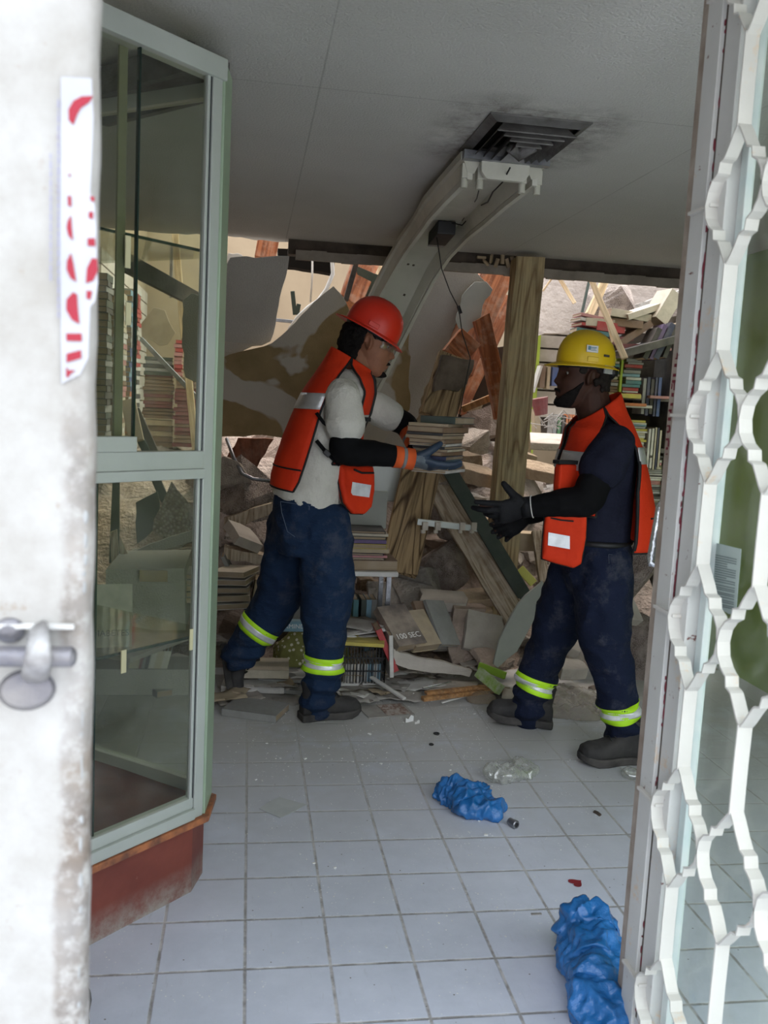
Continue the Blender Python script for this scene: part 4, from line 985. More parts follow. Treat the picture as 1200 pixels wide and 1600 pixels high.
for i_ in range(7):
    row = []
    for j_ in range(25):
        a = -.42+.84*j_/24; z = -.0565+.011*i_/6-.010*(abs(a)/.42)**2; x, y = face_pt(z, a, .004+.004*math.sin(pi*i_/6)*math.sin(pi*j_/24)); row.append(H2(x+.005*math.exp(-(a/.25)**2), y, z))
    g.append(row)
b.sheet(g, -.003); part('moustache', b, m_hair, w2, sm=True)
b = MB(); 
for k in range(90):
    a = random.uniform(pi*.58, pi*1.42); z = random.uniform(-.045, .075); b.ball(H2(-.006+.092*cos(a), .074*sin(a), z), random.uniform(.010, .013), 8, 6)
for s in (-1, 1):
    for z in (.02, .035, .05): b.ball(H2(.02, s*.070, z), (.022, .007, .012), 8, 6, R2)
part('hair', fused(b, .005, 2, .5, lambda p, n: .001*noise.noise(p*130), base2), M('cropped_hair', (.012, .009, .008), (.02, .016, .013), 70, .9, spec=.15), w2)
Rh2 = R2 @ Matrix.Rotation(rad(-2), 3, 'Y')
hh = helmet(w2, H2(-.004, 0, .050), Rh2, m_hely, .86, .052, .022)
HH = at_head(H2(-.004, 0, .050), Rh2, .86)
b = MB(); b.box(HH(.008, .1035, .062), (.044, .003, .026), Rh2 @ Matrix.Rotation(rad(10), 3, 'X')); st = part('sticker', b, m_paper, w2, parent=hh)
xd = Rh2 @ Vector((-1, 0, 0)); up_ = Rh2 @ Vector((0, -.17, 1))
b = MB(); b.box(HH(.022, .1052, .062), (.010, .0018, .018), Rh2); b.box(HH(.003, .1055, .068), (.022, .0015, .003), Rh2); b.box(HH(.005, .1058, .062), (.018, .0015, .002), Rh2); b.box(HH(.003, .106, .056), (.022, .0015, .002), Rh2); part('sticker_print', b, M('blue_green_print', (.10, .22, .28)), w2, parent=hh)
b = MB(); b.box(HH(-.062, .094, .040), (.026, .004, .008), Rh2 @ Matrix.Rotation(rad(28), 3, 'Z')); part('size_mark', b, m_dark, w2, parent=hh)
b = MB(); b.ball(HH(-.112, .02, -.024), (.02, .045, .030), 14, 10, Rh2); b.box(HH(-.10, .045, -.02), (.06, .02, .035), Rh2); part('ratchet_strap', b, m_black, w2, sm=True, parent=hh)
b = MB(); b.box(HH(-.085, .078, -.018), (.055, .006, .03), Rh2 @ Matrix.Rotation(rad(35), 3, 'Z')); part('suspension_pad', b, m_refl, w2, parent=hh)
tee2 = [(K2(928, 866), .122, .130, .168), (K2(929, 835), .122, .130, .165), (K2(931, 790), .124, .130, .160), (K2(934, 740), .130, .135, .170), (K2(936, 700), .125, .135, .180), (K2(936, 678), .105, .115, .168), (K2(935, 661), .080, .085, .120), (K2(933, 650), .064, .066, .074)]
b = MB(); Shell(tee2, f2, s2_).mb(b)
limb(b, [K2(937, 697)+s2_*.07, shL2+Vector((0, 0, -.004)), shL2.lerp(elL2, .30), shL2.lerp(elL2, .43)], [.066, .074, .082, .088])
limb(b, [K2(937, 697)-s2_*.07, shR2+Vector((0, 0, -.004)), shR2.lerp(elR2, .30), shR2.lerp(elR2, .50)], [.066, .078, .082, .084])
part('t_shirt', fused(b, .008, 3, .5, wrinkle(.0045, 9, (1, 1, .55), 5), base2), m_navytee, w2)
b = MB(); limb(b, [shL2.lerp(elL2, .35), shL2.lerp(elL2, .75), elL2+Vector((.0, 0, .002)), elL2.lerp(wrL2, .4), wrL2], [.060, .062, .062, .055, .036])
part('arm_sleeve', fused(b, .006, 2, .5, wrinkle(.0022, 14), base2), m_blackfab, w2)
b = MB(); limb(b, [shR2.lerp(elR2, .35), elR2, wrR2], [.058, .056, .036]); part('arm_sleeve', fused(b, .006, 2, .5, wrinkle(.0022, 14), base2), m_blackfab, w2)
m_gl2 = M('black_glove', (.005, .005, .006), (.009, .009, .011), 30, .7, 0, .3, 120, spec=.2)
b = MB(); hand(b, wrL2+Vector((-.015, 0, 0)), hL, 1, curls=cl, thumb=th2, gl=.0022, sc=1.1, spread=11); gv = part('glove', fused(b, .004, 2, .5, None, base2), m_gl2, w2)
ax = (elL2-wrL2).normalized(); A = ax.orthogonal().normalized(); Bv = ax.cross(A)
b = MB(); b.rings([[wrL2+ax*z+(A*cos(2*pi*k/24)+Bv*sin(2*pi*k/24))*.040 for k in range(24)] for z in (-.03, .006)], cap=False); q_ = part('cuff', b, m_gl2, w2, sm=True, parent=gv); q_.modifiers.new('s', 'SOLIDIFY').thickness = .002
b = MB(); b.tube([wrL2+ax*.008+(A*cos(2*pi*k/24)+Bv*sin(2*pi*k/24))*.0415 for k in range(25)], .0022, 6); part('cuff_edge', b, m_paper, w2, sm=True, parent=gv, label='white cuff edge')
b = MB(); hand(b, wrR2+Vector((-.015, 0, 0)), hR, 1, curl=(20, 25, 18), gl=.0022, sc=1.04); part('glove', fused(b, .004, 2, .5, None, base2), m_gl2, w2)
b = MB()
b.oval([(K2(929, 838), f2*.128, s2_*.165), (K2(929, 862), f2*.130, s2_*.172), (K2(930, 900), f2*.135, s2_*.178), (K2(928, 930), f2*.10, s2_*.14)], 32, 2.4)
limb(b, [K2(944, 880, -.085), K2(944, 935, -.11), K2(944, 990, -.14), K2(958, 1050, -.16), K2(973, 1142, -.18)], [.115, .112, .100, .080, .068])
limb(b, [K2(905, 880, .085), K2(886, 935, .11), K2(866, 985, .14), K2(846, 1035, .17), K2(823, 1112, .20)], [.115, .110, .098, .082, .070])
trs = part('trousers', fused(b, .008, 4, .5, lambda p, n: wrinkle(.009, 8, (1, 1, 1.1), 3)(p, n)+(.008*math.sin(p.z*95+3*noise.noise(p*9)) if p.z < .24 else 0), base2), m_den2, w2)
b = MB(); b.tube([K2(929, 842)+f2*.130*cos(a)+s2_*.168*sin(a) for a in [2*pi*k/30 for k in range(31)]], .012, 8, flat=1); part('belt', b, m_black, w2, sm=True)
pk2 = [K2(950, 866, -.19), K2(978, 868, -.14), K2(978, 905, -.14), K2(952, 910, -.19)]
b = MB(); [b.tube([pk2[i]+Vector((0, -.006, 0)), pk2[(i+1) % 4]+Vector((0, -.006, 0))], .0013, 5) for i in range(4)]; part('pocket_seam', b, M('thread_dark', (.05, .06, .09)), w2)
band(w2, K2(967, 1110, -.175), K2(962, 1060)-K2(972, 1130), trs); band(w2, K2(831, 1066, .185), K2(846, 1035)-K2(823, 1100), trs)
hx = F(1003, 1192); tx_ = F(889, 1178); boot(w2, (tx_.x+.28, Y2-.19, 0), (tx_.x+.005, Y2-.21, 0), (0, 0, 1), 1.05)
tx2 = F(742, 1108); boot(w2, (tx2.x+.27, Y2+.17, .004), (tx2.x+.01, Y2+.24, .022), (-.06, 0, 1), 1.05)
vr2 = [(K2(940, 858), .160, .205, .20), (K2(940, 835), .160, .205, .20), (K2(938, 800), .165, .20, .195), (K2(937, 760), .165, .185, .190), (K2(937, 722), .155, .160, .188), (K2(937, 694), .132, .142, .186), (K2(936, 671), .118, .122, .158), (K2(934, 650), .094, .092, .108, .035), (K2(932, 636), .084, .078, .082, .062)]
v2 = Shell(vr2, f2, s2_)
gb2 = interp([(0, 100), (1.5, 106), (3, 112), (4, 121), (5, 120), (6, 106), (7, 92), (8, 90)]); gf2 = interp([(0, 66), (2, 66), (3, 66), (4, 62), (5, 60), (6, 72), (7, 88), (8, 90)])
vo2, _ = vest_panel(w2, v2, .3, 8, gb2, lambda t: 360-gb2(t), .006, 'vest', strips=((4.1, 5.0),), seed=8)
b = MB(); b.tube([v2.at(t_, rad(gb2(t_)), .010) for t_ in [q/4 for q in range(2, 18)]], .007, 6); part('side_binding', b, m_trimb, w2, parent=vo2, sm=True)
vest_panel(w2, v2, 2, 8, lambda t: 4+14*max(0, t-5)/3, gf2, .006, 'vest_front', strips=((3.7, 4.6),), parent=vo2, seed=3)
vest_panel(w2, v2, 2, 8, lambda t: -gf2(t), lambda t: -4-14*max(0, t-5)/3, .006, 'vest_front', strips=((3.7, 4.6),), parent=vo2, seed=5)
b = MB(); b.tube([v2.at(2.0, rad(130+i*5), .010) for i in range(21)], .0035, 6); part('seam_tape', b, m_trimb, w2, parent=vo2)
pk3 = [K2(858, 786, -.14), K2(886, 788, -.17), K2(917, 786, -.19), K2(915, 840, -.19), K2(908, 880, -.185), K2(896, 887, -.18), K2(868, 880, -.16), K2(846, 873, -.15), K2(848, 840, -.14), K2(852, 800, -.14)]
pocket(w2, vo2, pk3, (-.25, -.95, 0), m_vest, 'front_pocket', .055)
b = MB(); n3 = Vector((-.25, -.97, 0)).normalized()*.030
b.prism([q_+n3 for q_ in (K2(856, 830, -.145), K2(889, 836, -.17), K2(889, 856, -.17), K2(855, 850, -.145))], n3*.08); part('reflective_patch', b, m_silv2, w2, parent=vo2)
b = MB(); b.tube([q_+n3*1.03 for q_ in (K2(860, 808, -.145), K2(875, 811, -.16), K2(895, 813, -.175))], .003, 6); part('pocket_zip', b, m_trimb, w2, parent=vo2)
b = MB(); b.box(K2(884, 752, -.12), (.085, .035, .13), frame(18)); part('chest_pocket', b, m_vest, w2, parent=vo2, bevel=.008)
b = MB(); b.box(K2(884, 722, -.125), (.092, .04, .014), frame(18)); part('pocket_flap_tape', b, m_trimb, w2, parent=vo2, bevel=.002)

# ================================================================== rubble, books and loose things
random.seed(21)
m_rub = [M('concrete_rubble_%s' % n, a, c, s_, .95, 0, .8, 26, bd=.03) for n, a, c, s_ in (('pink', (.44, .345, .29), (.30, .23, .19), 5), ('grey', (.42, .38, .34), (.28, .25, .22), 6), ('pale', (.52, .45, .385), (.37, .315, .265), 5), ('tan', (.46, .35, .24), (.34, .25, .17), 6), ('brown', (.27, .20, .15), (.18, .13, .10), 6))]
def speckle():
    q = NT('pebbly_aggregate'); v = q.vor(55); c = q.mix(q.mapr(v, .1, .6), (.52, .45, .40), (.20, .16, .14)); c = q.mix(q.mapr(q.noise(4, 5), .4, .7), c, (.50, .42, .37))
    q.col(c); q.set(Roughness=.95, Specular_IOR_Level=.15); q.bump(v, .9, .012); return q.m
m_agg = speckle()
m_terr = M('rubble_ground', (.38, .31, .26), (.24, .19, .16), 7, 1, 0, 1.0, 30, bd=.04)
m_wood = wood_mat('weathered_post', (.46, .35, .20), (.24, .16, .085), 2, 16, .3, (.36, .33, .22), 7); m_plank = wood_mat('grained_plank', (.42, .29, .16), (.085, .05, .028), 2, 13, .15, (.30, .24, .17), 12)
m_plankl = wood_mat('dusty_plank', (.50, .41, .31), (.28, .20, .13), 2, 20, .5); m_terra = wood_mat('stained_red_timber', (.40, .15, .07), (.22, .075, .035), 2, 10, .45, (.46, .34, .26))
m_pale = wood_mat('pale_split_wood', (.68, .52, .33), (.50, .36, .20), 2, 16, .2); m_redbr = wood_mat('red_brown_board', (.20, .08, .05), (.12, .05, .03), 2, 9, .35, (.30, .20, .16))
m_orange = wood_mat('orange_board', (.42, .22, .09), (.26, .13, .05), 0, 14, .2)
m_green = M('dark_green_steel', (.035, .05, .038), (.06, .07, .055), 9, .6, .2, .2, 60); m_card = M('cardboard', (.36, .29, .20), (.28, .22, .15), 8, .9)
m_gypg = M('grey_board_face', (.40, .41, .37), (.33, .34, .31), 4, .9); m_dusty = M('dusty_slab', (.46, .42, .37), (.36, .32, .28), 7, .95, 0, .5, 30)
BC = {'dark green': (.035, .055, .045), 'tan': (.42, .33, .21), 'brown': (.20, .12, .07), 'black': (.02, .02, .022), 'grey': (.27, .27, .26), 'white': (.60, .58, .54), 'cream': (.52, .46, .35), 'red': (.42, .03, .035),
      'dark red': (.17, .025, .03), 'blue': (.035, .08, .24), 'navy': (.02, .03, .09), 'teal': (.06, .20, .22), 'green': (.07, .20, .08), 'yellow': (.55, .45, .08), 'orange': (.55, .17, .05), 'pink': (.50, .22, .22), 'purple': (.12, .07, .20), 'light blue': (.20, .36, .46)}
BM = {k: M('book_cover_'+k.replace(' ', '_'), v, tuple(x*.75+.01 for x in v), 18, .6, dust=.25, dcol=(.42, .38, .34)) for k, v in BC.items()}
BM2 = {k: M('shelf_book_'+k.replace(' ', '_'), v, tuple(x*.75+.01 for x in v), 18, .6, dust=.55, dcol=(.46, .39, .33)) for k, v in BC.items()}
def page_mat():
    q = NT('page_block'); v = q.scaled((2, 2, 420)); c = q.mix(q.mapr(q.noise(1, 3, .5, v), .3, .7), (.36, .27, .17), (.20, .145, .09)); c = q.mix(q.mapr(q.noise(6, 4), .4, .7), c, (.36, .29, .21)); q.col(c); q.set(Roughness=.9); return q.m
m_page = page_mat()
def book_parts(w_, h_, t_):
    c = min(.0028, t_*.16); a = MB()
    a.box((0, 0, c/2), (w_, h_, c)); a.box((0, 0, t_-c/2), (w_, h_, c)); a.box((-w_/2+c/2, 0, t_/2), (c, h_, t_))
    p_ = MB(); p_.box((.0005, 0, t_/2), (w_-.006, h_-.008, t_-2*c)); return a, p_
CACHE = {}
def q5(x): return round(x/.005)*.005
def book(c, size, R, color, label, group=None, det=True, cat='book', title=None, bm=None, cover=None):
    """c = centre of the underside; R columns: width (spine at -x), height, thickness"""
    w_, h_, t_ = size; base = Vector(c); M4 = (R if isinstance(R, Matrix) else R.to_matrix()).to_4x4(); M4.translation = base
    mc = cover or (bm or BM)[color]
    if det:
        t = bpy.data.objects.new('book', None); t.empty_display_size = .03; link(t); t.matrix_world = M4; tag(t, label, cat, group)
        a, p_ = book_parts(w_, h_, t_)
        for nm, b, m in (('cover', a, mc), ('pages', p_, m_page)):
            me = b.mesh(nm); me.materials.append(m); o = bpy.data.objects.new(nm, me); link(o); o.parent = t
            if nm == 'cover': bev(o, .0012, 1); cv = o
        if title:
            tx, sz, side, colr = title; me = text_mesh(tx, sz, .0003); 
            if side == 'top': T = Matrix.Rotation(pi/2, 4, 'Z'); T.translation = (0.0, 0, t_+.0004)
            elif side == 'topy': T = Matrix.Translation((0, -h_*.28, t_+.0004))
            else: T = Matrix(((0, 0, -1, -w_/2-.0004), (-1, 0, 0, 0), (0, 1, 0, t_/2), (0, 0, 0, 1)))
            me.transform(T); me.materials.clear(); me.materials.append(colr); o = bpy.data.objects.new('title', me); link(o); o.parent = cv
        return t
    k = (q5(w_), q5(h_), round(t_/.003)*.003, color, id(bm))
    if k not in CACHE:
        a, p_ = book_parts(w_, h_, t_); n0 = len(a.f); a.cur = 1; a.add(p_.v, p_.f); a.m = [0]*n0+[1]*(len(a.f)-n0); me = a.mesh('book'); mats(me, [mc, m_page]); CACHE[k] = me
    o = bpy.data.objects.new('book', CACHE[k]); link(o); o.matrix_world = M4; return tag(o, label, cat, group)
def RZ(deg, tx=0, ty=0): return Matrix.Rotation(rad(deg), 3, 'Z') @ Matrix.Rotation(rad(tx), 3, 'X') @ Matrix.Rotation(rad(ty), 3, 'Y')
R_UP = Matrix(((0, 0, 1), (1, 0, 0), (0, 1, 0)))              # upright on a shelf, spine towards the street
def jag(pts, amp, step):
    out = []; n = len(pts)
    for i in range(n):
        a, c = Vector(pts[i]), Vector(pts[(i+1) % n]); k = max(1, int((c-a).length/step)); nr = Vector((-(c-a).z, 0, (c-a).x)).normalized()
        for j in range(k): out.append(a.lerp(c, j/k)+(nr*random.uniform(-amp, amp) if j else Vector()))
    return out
def plate(name, pts, Y, th, m, label, cat, group=None, amp=.006, step=.05, yk=0, xk=0, y0=0, x0=0, kind=None, solid=None):
    """flat broken sheet standing in the room: outline points (x, y) with depth Y + yk*(y-y0) + xk*(x-x0)"""
    ps = [P(a, c, Y+yk*(c-y0)+xk*(a-x0)) for a, c in pts]
    if amp: ps = jag(ps, amp, step)
    b = MB(); b.prism(ps, (0, th, 0)); return single(name, b, m, label, cat, group, kind, bevel=.002)
def beam(name, a, c, w_, d_, m, label, cat, group=None, up=(0, -1, 0), ends=1.0, nseg=1, wob=0):
    """local frame follows the beam, so its grain runs along it"""
    a, c = Vector(a), Vector(c); z = (c-a).normalized(); up = Vector(up); n = (up-z*up.dot(z)).normalized(); x = n.cross(z)
    L = (c-a).length; b = MB(); rs = []; K = max(nseg, int(L/.12))
    for k in range(K+1):
        e = 1+(ends-1)*k/K; s_ = random.uniform(-wob, wob) if wob else 0; s2 = random.uniform(-wob, wob) if wob else 0
        rs.append([(i*w_/2*e+s_, j*d_/2+s2*.5, L*k/K+(random.uniform(-.02, .02)*(1 if wob else 0) if k in (0, K) else 0)) for i, j in ((-1, -1), (1, -1), (1, 1), (-1, 1))])
    b.rings(rs); me = b.mesh(name); mats(me, m); o = bpy.data.objects.new(name, me); link(o)
    R = Matrix((x, -n, z)).transposed(); R = Matrix((x, z.cross(x), z)).transposed(); M4 = R.to_4x4(); M4.translation = a; o.matrix_world = M4; bev(o, .003)
    return tag(o, label, cat, group)

def sm(a, b_, x): t = max(0, min(1, (x-a)/(b_-a))); return t*t*(3-2*t)
def TH(x, y):
    h = 1.02*sm(4.25, 6.3, y)+.10*sm(6.2, 8, y)
    h *= 1-.40*sm(1.75, 2.3, x)-.25*(1-sm(-.45, -.1, x))*sm(5.2, 6, y)
    h -= .10*math.exp(-((x-.95)/.35)**2-((y-4.9)/.35)**2)
    n_ = noise.noise(Vector((x*1.6, y*1.6, 0)))*.14+noise.noise(Vector((x*5, y*5, 3)))*.06+abs(noise.noise(Vector((x*13, y*13, 7))))*.04
    return max(-.02, h+n_*sm(4.1, 4.8, y)-.02*(1-sm(4.1, 4.4, y)))
b = MB(); g = []
for i in range(107):
    y = 4.05+i*.045; g.append([(x_, y, TH(x_, y)) for x_ in [-.99+k*.045 for k in range(79 if i < 0 else 79)]])
b.sheet(g); single('rubble_heap', b, m_terr, 'heap of crushed concrete and dust filling the back of the shop', 'rubble', kind='stuff', base=(1, 5, 0))

# ---- rocks
def rock_mesh(seed, flat):
    rnd = random.Random(seed); bm = bmesh.new()
    for k in range(16):
        v = Vector((rnd.gauss(0, 1), rnd.gauss(0, 1), rnd.gauss(0, 1))).normalized(); v = Vector([math.copysign(min(abs(c)*1.25, .75), c) for c in v]); bm.verts.new((v.x*.66, v.y*.66, v.z*.66*flat))
    r_ = bmesh.ops.convex_hull(bm, input=bm.verts); bmesh.ops.delete(bm, geom=[g for g in r_['geom_interior'] if isinstance(g, bmesh.types.BMVert)], context='VERTS')
    bmesh.ops.subdivide_edges(bm, edges=bm.edges[:], cuts=2, use_grid_fill=True)
    for v in bm.verts: v.co += v.co.normalized()*(.05*noise.noise(v.co*4+Vector((seed, 0, 0)))+.025*noise.noise(v.co*11))
    me = bpy.data.meshes.new('concrete_chunk'); bm.to_mesh(me); bm.free(); return me
RK = {}
def rock(c, s_, mi, label, group, flat=0, rot=None, name='concrete_chunk', cat='rubble'):
    sd_ = random.randrange(7); k = (sd_, flat, mi)
    if k not in RK:
        me = rock_mesh(sd_+flat*10, (1, .38)[flat]); me.materials.append(m_agg if mi == 'agg' else m_rub[mi]); RK[k] = me
    o = bpy.data.objects.new(name, RK[k]); link(o); o.location = c; o.scale = s_ if hasattr(s_, '__len__') else (s_,)*3
    o.rotation_euler = rot or (random.uniform(-.5, .5), random.uniform(-.5, .5), random.uniform(0, 6.3)); return tag(o, label, cat, group)
CN = ('pinkish', 'grey', 'pale', 'tan', 'brown')
def scatter(n, xr, yr, sr, where, cols=(0, 1, 2, 3, 4), flatp=.4):
    for k in range(n):
        x_ = random.uniform(*xr); y = random.uniform(*yr); s_ = random.uniform(*sr); mi = random.choice(cols); fl_ = int(random.random() < flatp)
        big = s_ > (sr[0]+sr[1])/2
        lab = '%s %s %s of concrete %s' % ('larger' if big else 'smaller', CN[mi], 'slab piece' if fl_ else 'lump', where)
        rock((x_, y, TH(x_, y)+s_*.12), (s_*random.uniform(.8, 1.3), s_*random.uniform(.7, 1.1), s_*random.uniform(.6, 1)), mi, lab, lab.replace(' of concrete', 's'), fl_)
scatter(30, (.35, 1.15), (4.35, 5.1), (.10, .26), 'at the foot of the heap between the two workers', (1, 4, 0, 3))
scatter(22, (.55, 1.25), (4.15, 4.75), (.06, .17), 'low on the heap between the two workers', (3, 0, 1))
scatter(34, (.5, 1.55), (5.1, 6.4), (.14, .34), 'high on the heap beside the wooden post', (0, 2, 3))
scatter(20, (1.45, 2.3), (4.3, 5.4), (.10, .26), 'behind the worker in the yellow hard hat', (0, 1, 2))
scatter(22, (-.5, .25), (5.0, 6.6), (.12, .32), 'on the heap behind the red helmeted worker', (0, 2))
scatter(16, (-.6, .1), (4.5, 5.1), (.08, .2), 'low behind the showcase', (1, 4))
scatter(26, (1.0, 2.6), (6.4, 7.8), (.14, .32), 'on the bright debris in front of the slatted wall', (0, 2))
scatter(24, (.8, 1.9), (3.95, 4.4), (.03, .09), 'on the floor at the front of the heap', (0, 1, 2), .6)
for a, c, Y, s_, mi, lb in ((400, 770, 5.0, (.40, .3, .34), 'agg', 'big pebbly concrete lump left of the red hatted worker'), (360, 748, 4.9, (.2, .2, .2), 2, 'pale angular block beside the green showcase post'),
        (718, 800, 4.8, (.30, .22, .42), 'agg', 'big pebbly concrete mass behind the green steel bar'), (740, 690, 5.4, (.26, .2, .16), 2, 'pale concrete block lit up behind the held books'), (758, 665, 5.6, (.3, .24, .2), 0, 'pinkish concrete block behind the wooden post'),
        (728, 725, 5.2, (.22, .2, .14), 3, 'tan concrete block just right of the held books'), (690, 880, 4.75, (.26, .2, .28), 'agg', 'pebbly concrete lump in the dark hollow under the plank'), (655, 905, 4.7, (.24, .2, .12), 1, 'dark grey slab piece in the hollow under the plank'),
        (990, 905, 4.4, (.30, .25, .50), 'agg', 'tall pebbly concrete lump behind the yellow hatted worker'), (1000, 1010, 4.2, (.2, .2, .35), 'agg', 'pebbly concrete block right of the worker in dark trousers'), (965, 480, 7.0, (.42, .4, .36), 'agg', 'pebbly lump of concrete at the foot of the fallen roof slab')):
    rock(P(a, c, Y), s_, mi, lb, None)
# named blocks low in the middle
def blk(px, py, Y, d, m, label, rz=0, tx=0, ty=0, name='broken_tile', cat='rubble'):
    b = MB(); me_r = RZ(rz, tx, ty); n_ = 8
    ol = [(-.5, -.5), (-.1, -.53), (.5, -.46), (.54, .1), (.46, .5), (.0, .53), (-.52, .47), (-.47, 0)]
    b.prism([(a*d[0]+random.uniform(-.01, .01), c*d[1]+random.uniform(-.01, .01), -d[2]/2) for a, c in ol], (0, 0, d[2])); me = b.mesh(name); mats(me, m); o = bpy.data.objects.new(name, me); link(o)
    M4 = me_r.to_4x4(); M4.translation = P(px, py, Y); o.matrix_world = M4; bev(o, .006); return tag(o, label, cat)
blk(728, 958, 4.35, (.17, .12, .09), m_rub[0], 'squared grey brown concrete block in the middle of the heap', 4, 8, 4)
blk(755, 970, 4.36, (.10, .10, .12), m_rub[3], 'pale tan block touching the plank foot', 10, 0, -10)
blk(740, 935, 4.45, (.24, .12, .05), m_rub[3], 'long tan tile lying tilted above the squared block', 10, 20, -8); blk(690, 938, 4.4, (.24, .14, .05), m_dusty, 'beige broken slab lying above the thick book', -8, 15, 3)
blk(720, 1000, 4.25, (.16, .24, .03), m_rub[0], 'flat brown tile leaning in the rubble centre', 20, 50, -20); blk(755, 990, 4.25, (.2, .22, .03), m_dusty, 'dusty triangular tile shard leaning by the grey board', -15, 55, 25)
blk(690, 985, 4.3, (.13, .2, .04), m_rub[1], 'dark flat shard propped in the rubble', 8, 55, 8); blk(765, 1030, 4.15, (.18, .12, .03), m_rub[0], 'brown pointed shard beside the grey leaning board', 25, 40, 10)
blk(835, 735, 5.3, (.24, .16, .07), m_rub[3], 'smooth tan slab lying on the bright debris right of the post', -20, 18, 10); blk(815, 685, 5.9, (.10, .12, .30), m_rub[3], 'upright tan block right of the wooden post', 0, 0, -8); blk(890, 1045, 4.0, (.15, .12, .06), m_dusty, 'beige block on the floor between the walking legs', 8, 12, 4)
blk(880, 1000, 4.15, (.16, .14, .05), m_dusty, 'dusty slab piece between the walking legs', -20, 25, 20); blk(905, 1000, 4.3, (.12, .08, .22), m_rub[2], 'pale upright chunk between the walking legs', 20, 10, 20)
blk(975, 950, 4.0, (.16, .16, .05), m_dusty, 'grey slab behind the yellow hatted worker near the door', 10, 40, 20); blk(900, 910, 4.5, (.18, .16, .06), m_rub[1], 'grey slab piece behind dark trousers', 40, 30, 20)
blk(650, 925, 4.6, (.22, .28, .035), m_rub[1], 'dark flat slab lying in the hollow behind the thick book', 10, 25, -20); blk(610, 940, 4.6, (.26, .24, .03), m_rub[1], 'dark torn board piece beside the book pile', -10, 35, 10)
blk(860, 690, 6.2, (1.0, .7, .05), m_rub[2], 'large bright slab of debris lying behind the wooden post', 0, 4, 0, 'debris_slab')
# back of the place
plate('roof_slab', [(842, 400), (1085, 400), (1085, 452), (1010, 482), (945, 500), (903, 513), (826, 530)], 7.3, .16, m_conc, 'big fallen concrete roof slab leaning behind the yellow hard hat', 'slab', amp=.02, step=.12, yk=-.0015, y0=500)
plate('roof_slab', [(952, 500), (985, 478), (1085, 446), (1085, 470), (1010, 508)], 6.9, .10, m_rub[1], 'dark edged slab fragment above the right bookcase', 'slab', amp=.01)
b = MB(); 
for k in range(7):
    z0 = 1.28+k*.125; c = P(830, 600, 7.9); b.box((c.x+.45, 7.92, z0+.055), (1.1, .03, .108))
single('slatted_wall_board', b, m_slat, 'dusty white slatted display wall behind the yellow hatted worker', 'panel')
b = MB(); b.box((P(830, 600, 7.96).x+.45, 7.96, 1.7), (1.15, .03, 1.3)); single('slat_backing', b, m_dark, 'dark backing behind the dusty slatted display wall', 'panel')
b = MB(); b.box((P(829, 600, 7.85).x, 7.87, 1.4), (.12, .08, 1.3)); single('lime_column', b, m_lime, 'lime green painted strip beside the wooden post', 'column')
beam('roof_plank', P(850, 412, 6.5), P(1010, 428, 6.6), .035, .06, m_pale, 'long splintered pale batten under the ceiling edge', 'timber', wob=.008)
beam('roof_plank', P(845, 425, 6.45), P(960, 422, 6.5), .03, .04, m_pale, 'second splintered batten under the ceiling edge, just below the long one', 'timber', wob=.008)
beam('broken_plank', P(955, 415, 6.1), P(921, 492, 6.0), .055, .04, m_pale, 'pale plank standing slanted above the yellow hard hat', 'timber', wob=.004)
beam('split_batten', P(922, 432, 5.5), P(978, 563, 5.3), .035, .015, m_pale, 'long split pale batten hanging down in front of the bookcase', 'timber', wob=.003, ends=1.2); beam('split_batten', P(938, 460, 5.5), P(957, 535, 5.4), .012, .012, m_pale, 'thin split batten parallel to the long hanging one', 'timber')
beam('steel_rod', P(922, 432, 6.3), P(902, 522, 6.2), .018, .018, m_green, 'thin dark steel rod standing above the yellow hard hat', 'rod'); beam('thin_lath', P(868, 425, 6.6), P(898, 474, 6.5), .03, .01, m_pale, 'thin brown lath hanging beside the wooden post', 'timber')
beam('thin_lath', P(880, 410, 6.6), P(848, 455, 6.6), .014, .01, m_pale, 'thin stick hanging across the gap above the slatted wall', 'timber'); beam('split_batten', P(995, 497, 6.3), P(1056, 508, 6.1), .03, .05, m_pale, 'pale batten lying above the books on top of the bookcase', 'timber')
# red-brown timbers
beam('red_timber', P(788, 398, 5.6), P(712, 580, 5.3), .19, .12, m_terra, 'thick red brown timber leaning left behind the wooden post', 'timber', wob=.006); beam('red_timber', P(796, 470, 5.9), P(718, 640, 5.7), .09, .08, m_terra, 'thinner red brown timber slanting behind the thick one', 'timber', wob=.004)
beam('red_timber', P(752, 495, 5.2), P(786, 655, 5.2), .095, .07, m_terra, 'red brown timber crossing down to the right behind the post', 'timber', wob=.004); beam('red_timber', P(706, 530, 5.15), P(735, 556, 5.15), .16, .08, m_terra, 'short red brown timber end beside the cracked panel', 'timber')
beam('red_timber', P(722, 640, 5.35), P(768, 621, 5.3), .04, .04, m_orange, 'short orange stick lying between the crossed timbers', 'timber'); beam('red_timber', P(582, 388, 5.7), P(545, 476, 5.5), .17, .08, m_terra, 'red brown timber hanging behind the red hard hat', 'timber', wob=.006, ends=.8)
beam('red_timber', P(420, 372, 6.2), P(414, 405, 6.2), .14, .1, m_terra, 'red brown timber stub at the left end of the ceiling gap', 'timber'); beam('red_timber', P(722, 402, 5.5), P(748, 425, 5.5), .16, .06, m_terra, 'short red brown board corner under the joist', 'timber')
beam('red_timber', P(590, 392, 5.9), P(600, 445, 5.8), .09, .06, m_pale, 'splintered yellowish timber end above the red hard hat', 'timber', wob=.006); plate('dark_board', [(556, 415), (600, 432), (612, 470), (590, 480), (560, 458)], 5.55, .02, m_green, 'small dark panel behind the red hard hat', 'panel')
